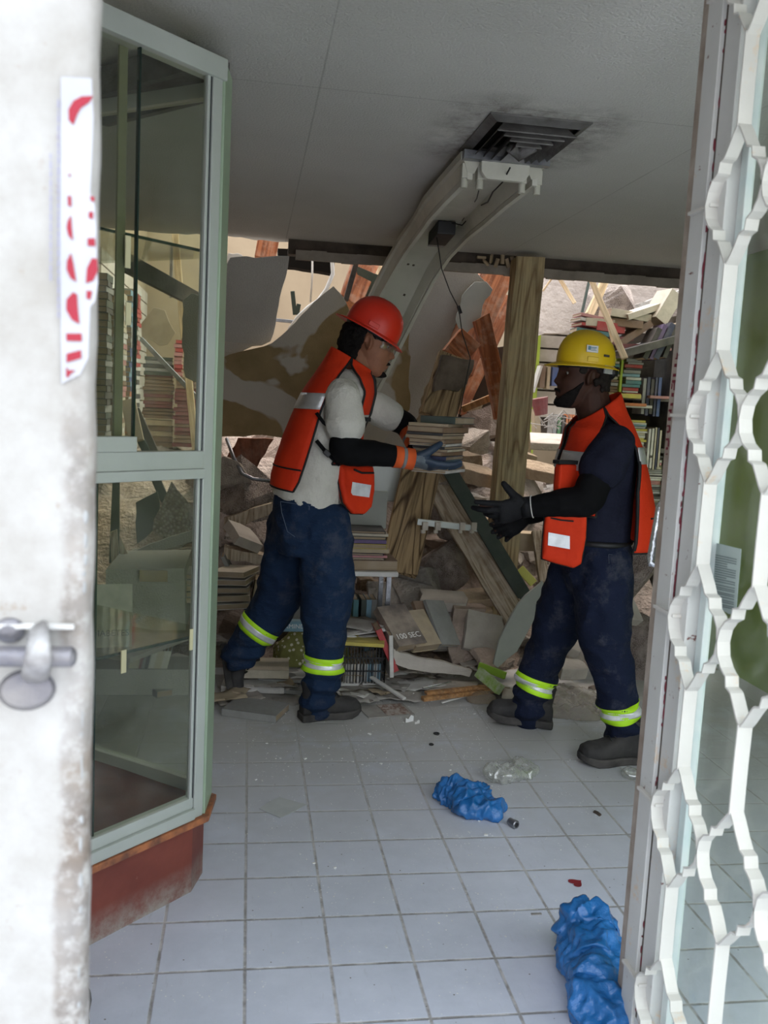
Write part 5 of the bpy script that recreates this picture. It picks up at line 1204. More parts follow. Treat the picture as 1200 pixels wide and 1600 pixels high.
plate('red_board', [(372, 684), (428, 686), (402, 730), (388, 765), (352, 790), (352, 720)], 5.7, .03, m_redbr, 'dark red brown board below the hanging panel beside the showcase', 'board', yk=.001, y0=700)
plate('doorway_shade', [(745, 545), (808, 540), (806, 690), (712, 690), (718, 640)], 5.75, .03, M('doorway_shade_brown', (.06, .035, .022), (.04, .022, .015), 6, .9), 'dark brown sheet painted as doorway shade behind the crossed timbers', 'board')  # dark sheet whose colour stands for the shade of a doorway
beam('black_strut', P(562, 392, 5.35), P(540, 470, 5.3), .03, .03, m_dark, 'thin black strut hanging behind the red hard hat', 'strut')
plate('roof_beam', [(434, 388), (525, 392), (522, 428), (500, 424), (436, 414)], 5.7, .12, M('black_beam', (.008, .007, .006), None, 5, .9, spec=.1), 'black beam end in the gap behind the hanging panels', 'beam'); plate('plaster_scrap', [(357, 395), (378, 398), (383, 412), (370, 428), (357, 420)], 5.3, .01, m_paper, 'torn pale plaster scrap hanging beside the showcase post', 'scrap', amp=.01, step=.02)  # beam end in one even near-black colour
b = MB(); b.tube([P(516, 384, 5.5), P(519, 408, 5.45), P(520, 428, 5.45), P(510, 452, 5.4), P(497, 470, 5.4), P(482, 480, 5.4), P(466, 495, 5.4), P(452, 515, 5.45)], .012, 10); single('bent_conduit', b, M('white_pipe', (.72, .70, .66)), 'bent white pipe hanging in the gap between the panels', 'pipe', sm=True)
b = MB(); b.tube([P(488, 384, 5.6), P(488, 430, 5.6), P(485, 472, 5.6)], .006, 6); single('hanging_cable', b, m_paper, 'thin white cable hanging straight in the gap between the panels', 'cable', sm=True)
beam('steel_stub', P(457, 455, 5.5), P(461, 492, 5.5), .025, .02, m_green, 'left dark steel stub standing behind the torn panel', 'rod'); beam('steel_stub', P(467, 475, 5.5), P(464, 492, 5.5), .025, .02, m_green, 'short right dark steel stub standing behind the torn panel', 'rod')
beam('steel_stub', P(430, 500, 5.6), P(460, 503, 5.6), .02, .02, m_metal, 'grey rod lying level behind the torn panel', 'rod'); b = MB(); b.tube([P(354, 685, 4.9), P(365, 715, 4.85), P(378, 740, 4.8), P(395, 748, 4.8), P(422, 752, 4.8)], .010, 8); single('bent_conduit', b, m_metal, 'bent grey cable drooping beside the showcase post', 'pipe', sm=True)
# hanging sheets of the fallen ceiling
plate('ceiling_panel', [(285, 470), (300, 458), (330, 468), (343, 432), (360, 402), (385, 400), (400, 403), (452, 400), (441, 450), (423, 533), (380, 548), (345, 610), (318, 600), (290, 590), (284, 540)], 5.15, .014, m_hang, 'grey textured ceiling panel hanging down beside the showcase post', 'panel', amp=.008, yk=.0022, y0=400)
plate('ceiling_panel', [(345, 560), (425, 536), (440, 524), (462, 503), (490, 472), (521, 447), (535, 462), (547, 488), (580, 470), (640, 520), (640, 640), (600, 690), (540, 694), (440, 684), (395, 680), (352, 682), (330, 684), (322, 640)], 5.22, .014, m_torn, 'brown and grey torn ceiling panel hanging behind the worker in red hard hat', 'panel', amp=.008, yk=.0018, y0=450)
plate('ceiling_panel', [(655, 392), (706, 398), (730, 415), (758, 440), (769, 452), (752, 480), (745, 502), (722, 530), (705, 545), (696, 570), (690, 600), (668, 630), (655, 645), (640, 700), (560, 700), (560, 560), (600, 470)], 5.32, .014, m_hang, 'large grey ceiling panel fallen aslant behind the bent light fitting', 'panel', amp=.01, yk=.0015, y0=400)
plate('board_scrap', [(760, 440), (770, 452), (754, 478), (748, 502), (724, 528), (712, 500), (722, 462), (742, 440)], 5.29, .01, m_gypg, 'greenish bare corner of board on the fallen panel right of the light fitting', 'board', amp=.006, step=.03)
plate('board_scrap', [(655, 640), (668, 600), (690, 583), (698, 560), (712, 580), (690, 640), (680, 690), (650, 690)], 5.20, .02, m_card, 'tan torn board edge behind the held books', 'board', amp=.01, step=.03)
# posts, planks
beam('wooden_post', P(825, 404, 4.96), P(775, 960, 4.75), .165, .11, m_wood, 'tall weathered square wooden post propping the ceiling edge', 'post', wob=.002)
beam('broken_plank', P(712, 556, 4.95), P(683, 655, 4.95), .20, .06, m_plank, 'broken grained plank stub above the held books', 'timber', wob=.004); plate('stained_block', [(692, 554), (712, 558), (741, 562), (738, 580), (730, 600), (716, 612), (694, 608), (678, 612), (684, 582)], 4.86, .08, M('dark_stained_wood', (.17, .13, .10), (.08, .06, .045), 9, .9, 0, .5, 30), 'dark stained block on top of the broken plank stub', 'block', amp=.006, step=.03)
beam('grained_plank', P(668, 690, 4.75), P(622, 895, 4.60), .205, .045, m_plank, 'wide grained plank leaning below the held books', 'timber', wob=.001)
beam('dusty_plank', P(672, 745, 4.8), P(808, 968, 4.32), .13, .05, m_plankl, 'dusty split plank slanting down to the right below the green bar', 'timber', wob=.003)
beam('green_bar', P(702, 735, 4.6), P(822, 936, 4.35), .075, .03, m_green, 'dark green steel bar slanting down to the right', 'bar')
beam('upright_plank', P(838, 830, 4.7), P(850, 910, 4.55), .055, .03, m_plankl, 'short pale plank standing behind the yellow hatted worker pocket', 'timber'); beam('yellow_strip', P(812, 888, 4.45), P(834, 912, 4.42), .045, .02, M('yellow_plastic', (.62, .58, .14)), 'short yellow plastic strip in the rubble', 'strip')
plate('tan_box', [(790, 832), (850, 835), (852, 862), (792, 860)], 4.75, .12, m_card, 'tan wooden box piece behind the black gloves', 'box', amp=0)
plate('plaster_board', [(848, 908), (851, 915), (842, 952), (826, 985), (808, 1018), (778, 1044), (771, 1038), (780, 1000), (800, 960), (822, 930)], 4.12, .02, m_gypg, 'grey green plasterboard shard leaning by the front leg of the right worker', 'board', amp=.005, yk=-.0012, y0=950)
t = thing('lamp_holder_bar', P(700, 822, 4.5), 'metal strip with plastic tube lamp sockets caught in the planks', 'fitting')
b = MB(); b.bar(P(652, 815, 4.52), P(748, 826, 4.5), .03, .03); part('strip', b, m_alu, t)
for a in (664, 684, 722, 740):
    b = MB(); b.box(P(a, 822, 4.49), (.028, .03, .04)); b.tube([P(a-3, 828, 4.48), P(a-3, 833, 4.48)], .012, 8); part('socket', b, m_slat, t)
b = MB(); b.box(P(596, 738, 4.95), (.17, .25, .30)); single('grey_cabinet', b, m_alu, 'small dented grey metal cabinet behind the hanging vest pocket', 'cabinet', bevel=.006)
# table with books behind the red hatted worker
t = thing('side_table', (P(580, 890, 4.35).x, 4.4, 0), 'small white topped table holding a book pile behind the worker', 'table')
zt = P(580, 893, 4.25).z
b = MB(); b.box((P(575, 890, 4.25).x-.03, 4.40, zt-.012), (.36, .32, .024)); part('tabletop', b, m_paper, t, bevel=.004)
for dx in (-.19, .11):
    for dy in (-.12, .13): b = MB(); b.box((P(575, 890, 4.25).x+dx, 4.40+dy, (zt-.024)/2), (.022, .022, zt-.024)); part('leg', b, m_metal, t)
xb_ = P(576, 880, 4.3).x-.02; z = zt
for k, (cn, t_, w_) in enumerate((('brown', .050, .30), ('white', .008, .19), ('pink', .012, .20), ('navy', .010, .19), ('tan', .022, .20), ('yellow', .024, .21), ('purple', .020, .20), ('dark green', .016, .21), ('cream', .014, .21), ('black', .012, .21))):
    book((xb_+random.uniform(-.01, .01), 4.40, z), (w_ if k else .30, .25 if not k else .22, t_), RZ(180+random.uniform(-3, 3)) if k % 2 else RZ(random.uniform(-3, 3)) @ Matrix.Rotation(pi/2, 3, 'Z') if k > 1 else RZ(2), cn, '%s book lying in the pile on the small white table' % cn+(', thickest of them and at the bottom' if k == 0 else ''), None if k == 0 else 'books piled on the small white table'); z += t_+.0005
b = MB(); b.prism([P(a, c, 4.52) for a, c in ((545, 800), (550, 766), (606, 768), (603, 826), (545, 826))], (0, .03, 0)); single('ring_binder', b, m_gypg, 'grey file board standing on the book pile behind the vest pocket', 'board', bevel=.003)
# books carried
zc = P(695, 741, 3.467).z; cc = P(695, 741, 3.467)+Vector((-.004, .133, 0)); z = zc
held = (('white', .012, .15, .21, 'lowest'), ('tan', .014, .15, .22, 'second from the bottom'), ('red', .014, .14, .205, 'red spined'), ('light blue', .010, .145, .21, 'thin bluish'), ('navy', .016, .14, .205, 'navy'), ('brown', .017, .135, .20, 'small brown'), ('cream', .009, .15, .21, 'thin cream'),
        ('black', .011, .14, .205, 'thin black'), ('white', .010, .155, .225, 'broad white paged'), ('brown', .017, .155, .22, 'brown'), ('tan', .014, .16, .225, 'beige'), ('black', .010, .16, .23, 'thin dark hardback'), ('brown', .024, .165, .235, 'thick brown'), ('tan', .012, .165, .235, 'tan'), ('dark green', .028, .15, .225, 'dark green topmost'))
for k, (cn, t_, w_, h_, lab) in enumerate(held):
    off = .05 if k == len(held)-1 else .0
    if k >= 8: off -= .012
    book((cc.x+random.uniform(-.008, .008)+off, cc.y+random.uniform(-.006, .006), z), (w_, h_, t_) if cn not in ('red', 'navy', 'black', 'dark green') else (h_, w_, t_), RZ(-33+random.uniform(-6, 6)+(180 if k % 3 != 1 else 0)) if cn not in ('red', 'navy', 'black', 'dark green') else RZ(57+random.uniform(-5, 5)), cn, '%s book in the stack carried by the red helmeted worker' % lab, 'books carried by the worker'); z += t_+.0006
# ---- floor items at the front of the heap
def lie(px, py, size, rz, cn, label, z=0.0, tx=0, ty=0, title=None, det=True, cover=None, group=None):
    return book(F(px, py, z)+Vector((0, 0, 0)), size, RZ(rz, tx, ty), cn, label, group, det, title=title, cover=cover)
lie(400, 1114, (.17, .24, .032), 68, 'grey', 'thick grey book lying alone on the tiles near the standing boot')
lie(405, 1050, (.20, .27, .04), 88, 'cream', 'thick pale book on top of the papers by the rear boot', .06); lie(398, 1072, (.2, .28, .03), 84, 'white', 'pale book under the thick pale one', .012); lie(440, 1072, (.19, .26, .02), 70, 'grey', 'dark grey magazine under the pale books', .01); lie(452, 1056, (.2, .26, .012), 80, 'grey', 'dark folder beside the dotted cloth', .04)
stone = M('title_white', (.85, .84, .80)); tdark = M('title_dark', (.05, .05, .05))
b_ = book(P(622, 985, 4.12), (.17, .24, .045), RZ(28, 38, 0), 'cream', 'thick dusty paperback with large white and black title in the rubble', title=('100 SEC', .042, 'topy', stone), cover=M('photo_cover', (.34, .28, .22), (.10, .08, .07), 7, .5))
book(P(650, 990, 4.16), (.15, .21, .05), RZ(25, 40, 0), 'tan', 'tan book leaning right of the thick titled paperback'); book(P(668, 975, 4.22), (.12, .24, .02), RZ(24, 48, 10), 'brown', 'brown notebook leaning in the heap'); book(P(688, 975, 4.22), (.13, .25, .02), RZ(22, 48, 12), 'grey', 'grey notebook leaning right of the brown one')
book(P(597, 1012, 4.05), (.15, .22, .030), Matrix.Rotation(rad(-25), 3, 'Y') @ R_UP, 'red', 'red spined book standing slanted beside the black crate'); book(P(605, 1020, 4.02), (.13, .20, .02), Matrix.Rotation(rad(-4), 3, 'Y') @ R_UP, 'white', 'white book standing at the crate corner')
book(P(453, 985, 4.15), (.05, .26, .05), Matrix(((0, 1, 0), (1, 0, 0), (0, 0, -1))) @ Matrix.Rotation(pi, 3, 'X') if 0 else RZ(90), 'light blue', 'blue grey book lying by the rear leg with a white capital title', title=('FOXMIND', .030, 'spine', stone))
for k, (a, c, cn) in enumerate(((548, 940, 'teal'), (560, 938, 'dark green'), (568, 940, 'light blue'), (576, 940, 'grey'))): book(P(a, 972, 4.5), (.15, .27, .028), R_UP, cn, '%s book standing under the small white table' % cn)
plate('pale_carton', [(424, 905), (472, 905), (476, 965), (436, 972), (422, 950)], 4.6, .12, m_gypg, 'pale carton side behind the striding legs', 'box', amp=0)
plate('dark_crate_side', [(432, 985), (450, 985), (500, 1050), (432, 1050)], 4.35, .1, m_dark, 'black box side behind the striding legs', 'box', amp=0)
# crate
t = thing('wire_crate', (P(565, 1040, 4.05).x, 4.13, .01), 'black wire crate full of paperbacks behind the standing leg', 'crate'); x0, x1 = P(524, 1030, 4.02).x, P(602, 1030, 4.02).x; zb_, zt_ = .015, P(565, 1010, 4.02).z
b = MB()
for k in range(17): b.box((x0+(x1-x0)*k/16, 4.02, (zb_+zt_)/2), (.004, .004, zt_-zb_))
for z in (zb_, zb_+(zt_-zb_)*.35, zb_+(zt_-zb_)*.7, zt_): b.box(((x0+x1)/2, 4.02, z), (x1-x0, .005, .006))
part('front_grid', b, m_black, t)
for xx, nm in ((x0, 'side_grid'), (x1, 'side_grid')):
    b = MB()
    for k in range(9): b.box((xx, 4.02+.03*k, (zb_+zt_)/2), (.004, .004, zt_-zb_))
    for z in (zb_, (zb_+zt_)/2, zt_): b.box((xx, 4.14, z), (.005, .24, .006))
    part(nm, b, m_black, t)
b = MB(); b.box(((x0+x1)/2, 4.14, zb_), (x1-x0, .24, .004)); part('base', b, m_black, t)
xx = x0+.012
while xx < x1-.02:
    t_ = random.uniform(.010, .018); cn = random.choice(('white', 'cream', 'white', 'grey', 'light blue')); book((xx, 4.12, zb_+.004), (.15, zt_-zb_-.01, t_), R_UP, cn, '%s paperback standing inside the black wire crate' % cn, '%s paperbacks inside the wire crate' % cn, det=False); xx += t_+.001
random.seed(31)
for k in range(9):
    b = MB(); n_ = 10; g = []
    cx = P(560, 990, 4.1).x+random.uniform(-.03, .03); an = random.uniform(-.5, .5); zz = zt_+.012+k*.008
    for i in range(n_+1):
        u = i/n_-.5; g.append([Vector((cx, 4.13, zz))+Matrix.Rotation(an, 3, 'Z') @ Vector((u*.24, (j/5-.5)*.2, .012*sin(u*3+k)+.01*abs(u))) for j in range(6)])
    b.sheet(g, .004); single('loose_booklet', b, m_dpaper if k % 3 else m_paper, 'curled dusty booklet in the pile on top of the wire crate', 'booklet', 'booklets on the wire crate', sm=True)
book(P(567, 1004, 4.0), (.14, .2, .018), RZ(80), 'yellow', 'yellow edged paperback lying on the crate rim')
# dotted cloth
def dot_mat():
    q = NT('olive_dotted_cloth'); v = q.vor(38, q.co.outputs['Object']); c = q.mix(q.mapr(v, .30, .26), (.16, .16, .045), (.55, .52, .40)); q.col(c); q.set(Roughness=.9); q.bump(q.noise(14, 4), .5, .02); return q.m
m_dot = dot_mat()
for cx, cy, s_, lb in ((470, 1030, (.13, .10, .13), 'olive green dotted cloth bag slumped left of the standing leg'), (528, 1042, (.07, .07, .12), 'corner of olive dotted cloth showing right of the standing leg')):
    b = MB(); c = F(cx, cy+30, 0)+Vector((0, .12, s_[2]*.6)); b.ball(c, s_, 24, 16)
    me = fused(b, .008, 1, .5, lambda p, n: .022*noise.noise(p*12)+.010*noise.noise(p*30), None); o = bpy.data.objects.new('dotted_cloth', me); link(o); me.materials.append(m_dot); tag(o, lb, 'cloth')
# papers and boards lying on the floor
PAP = [(470, 1090, .26, .18, 10, 'g'), (505, 1085, .2, .2, 50, 'p'), (540, 1078, .28, .2, -8, 'g'), (575, 1072, .24, .18, 20, 'g'), (560, 1062, .3, .16, 4, 'p'), (605, 1066, .22, .2, -24, 'g'), (630, 1055, .26, .2, 12, 'd'), (690, 1048, .34, .24, 6, 'd'), (655, 1040, .28, .2, -18, 'd'), (720, 1062, .25, .16, 20, 'g'), (590, 1048, .26, .2, 30, 'p'),
       (620, 1085, .22, .14, -10, 'g'), (555, 1092, .2, .12, 14, 'g'), (430, 1088, .22, .16, -6, 'g'), (380, 1062, .25, .2, 8, 'g'), (372, 1090, .2, .14, 20, 'd'), (700, 1070, .3, .16, -6, 'd'), (650, 1068, .24, .16, 26, 'p'), (760, 1078, .2, .14, -20, 'g'), (520, 1062, .22, .18, -20, 'd'), (600, 1030, .24, .18, 16, 'd')]
PN = {'g': ('grey', m_dpaper), 'p': ('whitish', m_paper), 'd': ('dusty', m_dusty)}
for k, (a, c, w_, h_, r_, tp) in enumerate(PAP):
    b = MB(); g = []; z0 = .004+.0035*((k*7) % 6); cpos = F(a, c, z0); Rm = Matrix.Rotation(rad(r_), 3, 'Z')
    for i in range(9): g.append([cpos+Rm @ Vector(((i/8-.5)*w_, (j/6-.5)*h_, .010*noise.noise(Vector((i*.5+k*3, j*.5, 0)))+.012*max(0, i-6)/2*(k % 3 == 0))) for j in range(7)])
    b.sheet(g, .003); side = 'left of' if a < 470 else 'between' if a < 620 else 'right of'
    where = 'on the floor left of the standing boot' if a < 480 else 'on the floor just behind the standing boot' if a < 600 else 'on the floor between the two workers'
    single('loose_sheet', b, PN[tp][1], '%s sheet %s, %s' % (PN[tp][0], ('smooth', 'curled', 'wide', 'narrow', 'tilted')[k % 5] + ' one', where), 'paper', '%s sheets %s' % (PN[tp][0], where), sm=True)
b = MB(); c = F(603, 1110, .003); b.box(c, (.21, .15, .004), RZ(12)); t = single('picture_card', b, m_dpaper, 'thin card with a brown speckled picture lying right of the standing boot', 'card'); b = MB(); b.box(c+Vector((.035, .004, .003)), (.11, .13, .001), RZ(12)); part('picture', b, M('brown_speckle', (.22, .14, .11), (.42, .36, .32), 60, .7, lo=.45, hi=.55), t)
BASE[t.name] = BASE.get(t.name, Vector())
beam('orange_lath', F(660, 1092, .03), F(776, 1078, .03), .03, .02, m_orange, 'orange brown wooden lath lying on the floor in front of the heap', 'timber', up=(0, 0, 1)); beam('orange_lath', F(665, 1083, .045), F(770, 1072, .045), .03, .015, m_orange, 'second orange lath lying just behind the first', 'timber', up=(0, 0, 1)); beam('white_strip', F(690, 1098, .01), F(738, 1084, .012), .012, .008, m_paper, 'thin white strip lying below the orange laths', 'strip', up=(0, 0, 1))
beam('white_strip', F(580, 1058, .06), F(632, 1092, .03), .02, .012, m_paper, 'bent white plastic strip on the papers', 'strip', up=(0, 0, 1)); beam('white_strip', F(660, 1075, .05), F(705, 1065, .05), .01, .006, m_silver, 'thin shiny strip on the dusty sheets', 'strip', up=(0, 0, 1))
plate('torn_board', [(606, 1008), (625, 1020), (680, 1032), (738, 1048), (734, 1058), (690, 1052), (640, 1046), (606, 1030)], 3.98, .03, m_dusty, 'long torn beige board lying along the front of the heap', 'board', amp=.006, step=.04, yk=-.001, y0=1030)
plate('torn_board', [(350, 810), (392, 795), (425, 786), (428, 800), (400, 812), (372, 826), (350, 832)], 4.75, .05, m_plankl, 'broken beige board edge beside the showcase post', 'board'); plate('torn_board', [(350, 855), (380, 862), (430, 872), (432, 880), (400, 882), (350, 872)], 4.5, .10, m_plankl, 'broken shelf board loaded with dust behind the rear leg', 'board')
blk(380, 838, 4.55, (.14, .18, .05), m_dusty, 'whitish block on the broken shelf board beside the showcase', 20, 20, 25)
for k in range(5): book(P(362+k*1.5, 945-k*12, 4.35), (.17, .2, .028), RZ(6-7*k, 0, -3), ('white', 'cream', 'grey', 'white', 'cream')[k], '%s pale book in the slipped pile behind the showcase post' % ('lowest', 'second lowest', 'middle', 'second highest', 'topmost')[k], 'pale books behind the showcase post')
book(P(392, 940, 4.4), (.16, .26, .045), Matrix.Rotation(rad(8), 3, 'Y') @ R_UP, 'tan', 'tan book standing behind the slipped pale pile'); book(P(381, 935, 4.42), (.16, .25, .03), Matrix.Rotation(rad(-4), 3, 'Y') @ R_UP, 'navy', 'navy book standing behind the slipped pale pile'); book(P(362, 900, 4.5), (.16, .24, .02), Matrix.Rotation(rad(-28), 3, 'Y') @ R_UP, 'grey', 'grey book leaning behind the showcase post')
# green trim, crumpled wrappers
m_gtrim = M('leaf_green', (.22, .36, .05), (.50, .52, .42), 18, .6)
beam('green_batten', P(748, 1050, 3.9), P(782, 1078, 3.75), .05, .03, m_gtrim, 'green and white batten lying by the toe of the right boot', 'trim'); beam('green_batten', P(748, 1040, 4.0), P(790, 1056, 3.92), .035, .02, M('bright_green', (.28, .45, .04), (.20, .34, .03)), 'short bright green moulding behind the green and white batten', 'trim')
random.seed(52)
for k in range(26):
    x_ = random.uniform(-.1, 1.25); y = 3.78+random.random()*.42; w_, h_ = random.uniform(.08, .2), random.uniform(.05, .14); m_ = random.choice((m_paper, m_dpaper, m_dusty, m_card)); Rm = Matrix.Rotation(random.uniform(0, 3), 3, 'Z') @ Matrix.Rotation(random.uniform(-.25, .25), 3, 'X')
    if .75 < x_ < 1.1 and y < 3.95: continue
    b = MB(); c = Vector((x_, y, .028+.02*random.random()+.05*sm(4.0, 4.2, y))); b.sheet([[c+Rm @ Vector(((i/6-.5)*w_, (j/4-.5)*h_, .012*noise.noise(Vector((i*.6+k*3, j*.6, 1))))) for j in range(5)] for i in range(7)], .0015)
    cn = {m_paper: 'whitish', m_dpaper: 'grey', m_dusty: 'dusty beige', m_card: 'brown card'}[m_]; wh = 'left of the standing leg' if x_ < .3 else 'behind the standing boot' if x_ < .6 else 'between the two workers' if x_ < .9 else 'near the right worker front boot'
    single('torn_scrap', b, m_, 'small torn %s scrap strewn on the debris edge %s' % (cn, wh), 'scrap', '%s scraps %s' % (cn, wh), sm=True)
# ---- plastic bags
def bag_mat(name, c, al, tr=.4):
    q = NT(name); n = q.n; q.col(q.mix(q.mapr(q.noise(9, 4), .3, .7), c, tuple(min(1, x*1.5+.02) for x in c))); q.set(Roughness=.22, Specular_IOR_Level=.6); q.bump(q.noise(34, 5, .7), .6, .01)
    t_ = n.new('ShaderNodeBsdfTransparent'); mx = n.new('ShaderNodeMixShader'); mx.inputs[0].default_value = al; q.L(t_.outputs[0], mx.inputs[1]); q.L(q.b.outputs[0], mx.inputs[2]); q.L(mx.outputs[0], q.out.inputs[0]); return q.m
m_blue = bag_mat('blue_plastic', (.006, .10, .30), .96); m_clearb = glass_mat('clear_plastic', (.96, .96, .95), .9, .45)
def crumple(name, balls, m, label, cat='plastic bag', amp=.02, fr=14, vox=.005, seed=0):
    b = MB()
    for c, r_ in balls: b.ball(c, r_, 20, 14)
    rg = lambda q_: 1-2*abs(noise.noise(q_))
    def d(p, n):
        w_ = Vector((noise.noise(p*9), noise.noise(p*9+Vector((7, 0, 0))), 0))*.03; q_ = (p+w_); q1 = Vector((q_.x*fr*.75+seed, q_.y*fr*.42+q_.x*fr*.25, q_.z*fr*.6)); q2 = Vector((q_.x*fr*.6-q_.y*fr*.9, q_.y*fr*.5+seed, q_.z*fr*.9)); q3 = p*fr*3.6
        v1 = noise.voronoi(q1*2.0)[0]; v2 = noise.voronoi(q2*3.6)[0]
        return amp*(1.15*v1[0]+.40*v2[0]-.66+.20*rg(q2*1.6)**3+.10*rg(q3))
    me = fused(b, vox, 1, .5, d, None)
    for v in me.vertices: v.co.z = max(v.co.z, .0015)
    o = bpy.data.objects.new(name, me); link(o); me.materials.append(m); return tag(o, label, cat)
c = F(738, 1265, 0)
crumple('blue_bag', [(c+Vector((-.035, .06, .030)), (.075, .055, .050)), (c+Vector((-.005, .02, .03)), (.080, .07, .050)), (c+Vector((.02, -.04, .02)), (.075, .05, .036)), (c+Vector((.05, -.02, .015)), (.045, .05, .022)), (c+Vector((-.085, .08, .018)), (.035, .025, .022))], m_blue, 'crumpled blue plastic bag lying on the tiles in mid floor', seed=3, amp=.034, vox=.004)
c = F(922, 1545, 0)
crumple('blue_bag', [(c+Vector((.025, .09, .07)), (.060, .05, .075)), (c+Vector((.01, .03, .06)), (.065, .08, .075)), (c+Vector((.0, -.04, .05)), (.060, .09, .060)), (c+Vector((-.015, -.12, .04)), (.070, .08, .050)), (c+Vector((.0, .11, .10)), (.04, .03, .05))], m_blue, 'crumpled blue plastic bag at the foot of the grille door', seed=9, amp=.034, vox=.004)
c = F(797, 1215, 0); crumple('clear_bag', [(c+Vector((-.04, -.02, .02)), (.06, .05, .025)), (c+Vector((.02, .01, .01)), (.07, .04, .022)), (c+Vector((.07, .05, .012)), (.04, .04, .022))], m_clearb, 'crumpled clear plastic bag beside the blue one', amp=.026, fr=26, seed=1, vox=.004)
c = F(985, 1215, 0); crumple('clear_bag', [(c+Vector((0, 0, .015)), (.03, .03, .02))], m_clearb, 'small scrap of clear plastic near the grille door', amp=.01, fr=24, seed=5)
c = F(880, 1110, 0); crumple('plastic_sheet', [(c+Vector((-.08, .06, .0)), (.15, .12, .035)), (c+Vector((.06, -.02, .0)), (.17, .11, .025)), (c+Vector((-.02, .18, .01)), (.13, .12, .05)), (c+Vector((.10, .12, .0)), (.12, .12, .04))], bag_mat('dusty_plastic', (.40, .35, .29), .45), 'dusty clear plastic sheet spread between the right worker boots', 'plastic sheet', amp=.030, fr=15, seed=2)
crumple('plastic_sheet', [(F(752, 1092, .01), (.07, .05, .03))], bag_mat('brown_film', (.36, .28, .20), .4), 'brownish plastic film at the toe of the right worker', 'plastic sheet', amp=.012, fr=16, seed=6)
crumple('bundle', [(Vector((F(128, 1590, .05).x-.02, F(128, 1590, .05).y, .06)), (.035, .05, .07)), (Vector((F(128, 1590, .05).x-.05, F(128, 1590, .05).y, .05)), (.04, .05, .05))], M('black_cloth', (.02, .02, .022), (.30, .02, .03), 12, .8, lo=.55, hi=.58), 'black and red cloth bundle on the floor under the showcase corner', 'cloth', amp=.012)
# ---- small things on the floor
t = thing('pipe_coupling', F(803, 1287, 0), 'small grey metal threaded pipe coupling lying near the blue bag', 'pipe fitting'); c = F(803, 1287, .013); ax = Vector((.45, -.85, 0)).normalized()
b = MB(); A = Vector((0, 0, 1)); B = ax.cross(A); b.rings([[c+ax*u+(A*cos(2*pi*k/24)+B*sin(2*pi*k/24))*r_ for k in range(24)] for u, r_ in ((-.02, .010), (-.02, .012), (-.002, .012), (-.002, .0138), (.010, .0138), (.012, .012), (.012, .008), (-.01, .008))], cap=False); part('body', b, m_metal, t, sm=True, ang=30)
b = MB(); b.rings([[c+ax*.004+(A*cos(2*pi*k/20)+B*sin(2*pi*k/20))*r_ for k in range(20)] for r_ in (.008, .003)], cap=False); part('inner_washer', b, m_black, t)
hp = []
for k in range(40):
    a = 2*pi*k/40; hp.append((16*sin(a)**3, 13*cos(a)-5*cos(2*a)-2*cos(3*a)-cos(4*a)))
c = F(900, 1379, .0016); Rm = Matrix.Rotation(rad(118), 3, 'Z'); b = MB(); b.prism([c+Rm @ Vector((x_*.00135, y*.00135, 0)) for x_, y in hp], (0, 0, .0008)); single('heart_sticker', b, M('dull_red', (.25, .02, .03), (.18, .02, .025), 20, .6), 'small dull red heart shaped sticker on a floor tile', 'sticker')
c = F(443, 1260, .002); b = MB(); b.prism([F(a, c_, .002) for a, c_ in ((405, 1264), (418, 1254), (437, 1246), (470, 1255), (481, 1257), (452, 1272), (438, 1278))], (0, 0, .0012)); single('paper_scrap', b, M('grey_paper', (.50, .52, .52), (.44, .46, .46), 12, .8), 'grey square paper scrap on the tiles left of centre', 'paper')
for a, c_, r_, lb in ((682, 1146, .010, 'small dark ring washer on the dusty tiles'), (674, 1163, .007, 'tiny dark washer just in front of the larger ring')):
    cc_ = F(a, c_, .003); b = MB(); b.tube([cc_+Vector((r_*cos(2*pi*k/20), r_*sin(2*pi*k/20), 0)) for k in range(21)], .0032, 6); single('washer', b, m_black, lb, 'washer', sm=True)
for a, c_, s_, lb in ((640, 1128, .03, 'white torn cup shard standing between the workers'), (652, 1131, .018, 'smaller white shard just right of the torn cup shard'), (644, 1092, .028, 'white pointed paper scrap beside the orange laths')):
    cc_ = F(a, c_, 0); b = MB(); b.sheet([[cc_+Vector((u*s_, .3*s_*math.sin(u*2), v*s_*(.7+.3*math.sin(u*5)))) for v in (0, .5, 1)] for u in (-.6, -.2, .2, .6)], .0015); single('white_shard', b, M('china_white', (.85, .85, .84), None, 5, .3) if a == 640 else m_paper, lb, 'shard')
b = MB(); b.tube([F(928, 1268, .003), F(933, 1270, .004), F(938, 1274, .003)], .006, 6, flat=.5); single('dark_crumb', b, m_dark, 'dark crumb on the tiles right of the coupling', 'debris'); b = MB(); b.box(F(838, 1428, .002), (.028, .006, .003)); single('dark_chip', b, m_grey, 'thin dark sliver on the tiles above the lower blue bag', 'debris')
b = MB(); random.seed(8)
for k in range(900):
    a = random.betavariate(2, 2); x_ = -.1+a*1.3; y = 3.0+random.random()**.8*1.0 if random.random() < .75 else random.uniform(2.0, 3.2); s_ = random.uniform(.0008, .0028)*(2.6 if random.random() < .06 else 1)
    c = Vector((x_, y, s_*.3)); R_ = Matrix.Rotation(random.uniform(0, 6), 3, 'Z'); b.box(c, (s_*1.6, s_, s_*.5), R_)
single('plaster_crumbs', b, M('crumb_white', (.80, .80, .78)), 'white plaster crumbs strewn over the floor tiles', 'debris', kind='stuff', base=(.5, 3.4, 0))

# ================================================================== bookcases and far book stacks
random.seed(41)
def XY(px, py, Y): return P(px, py, Y)
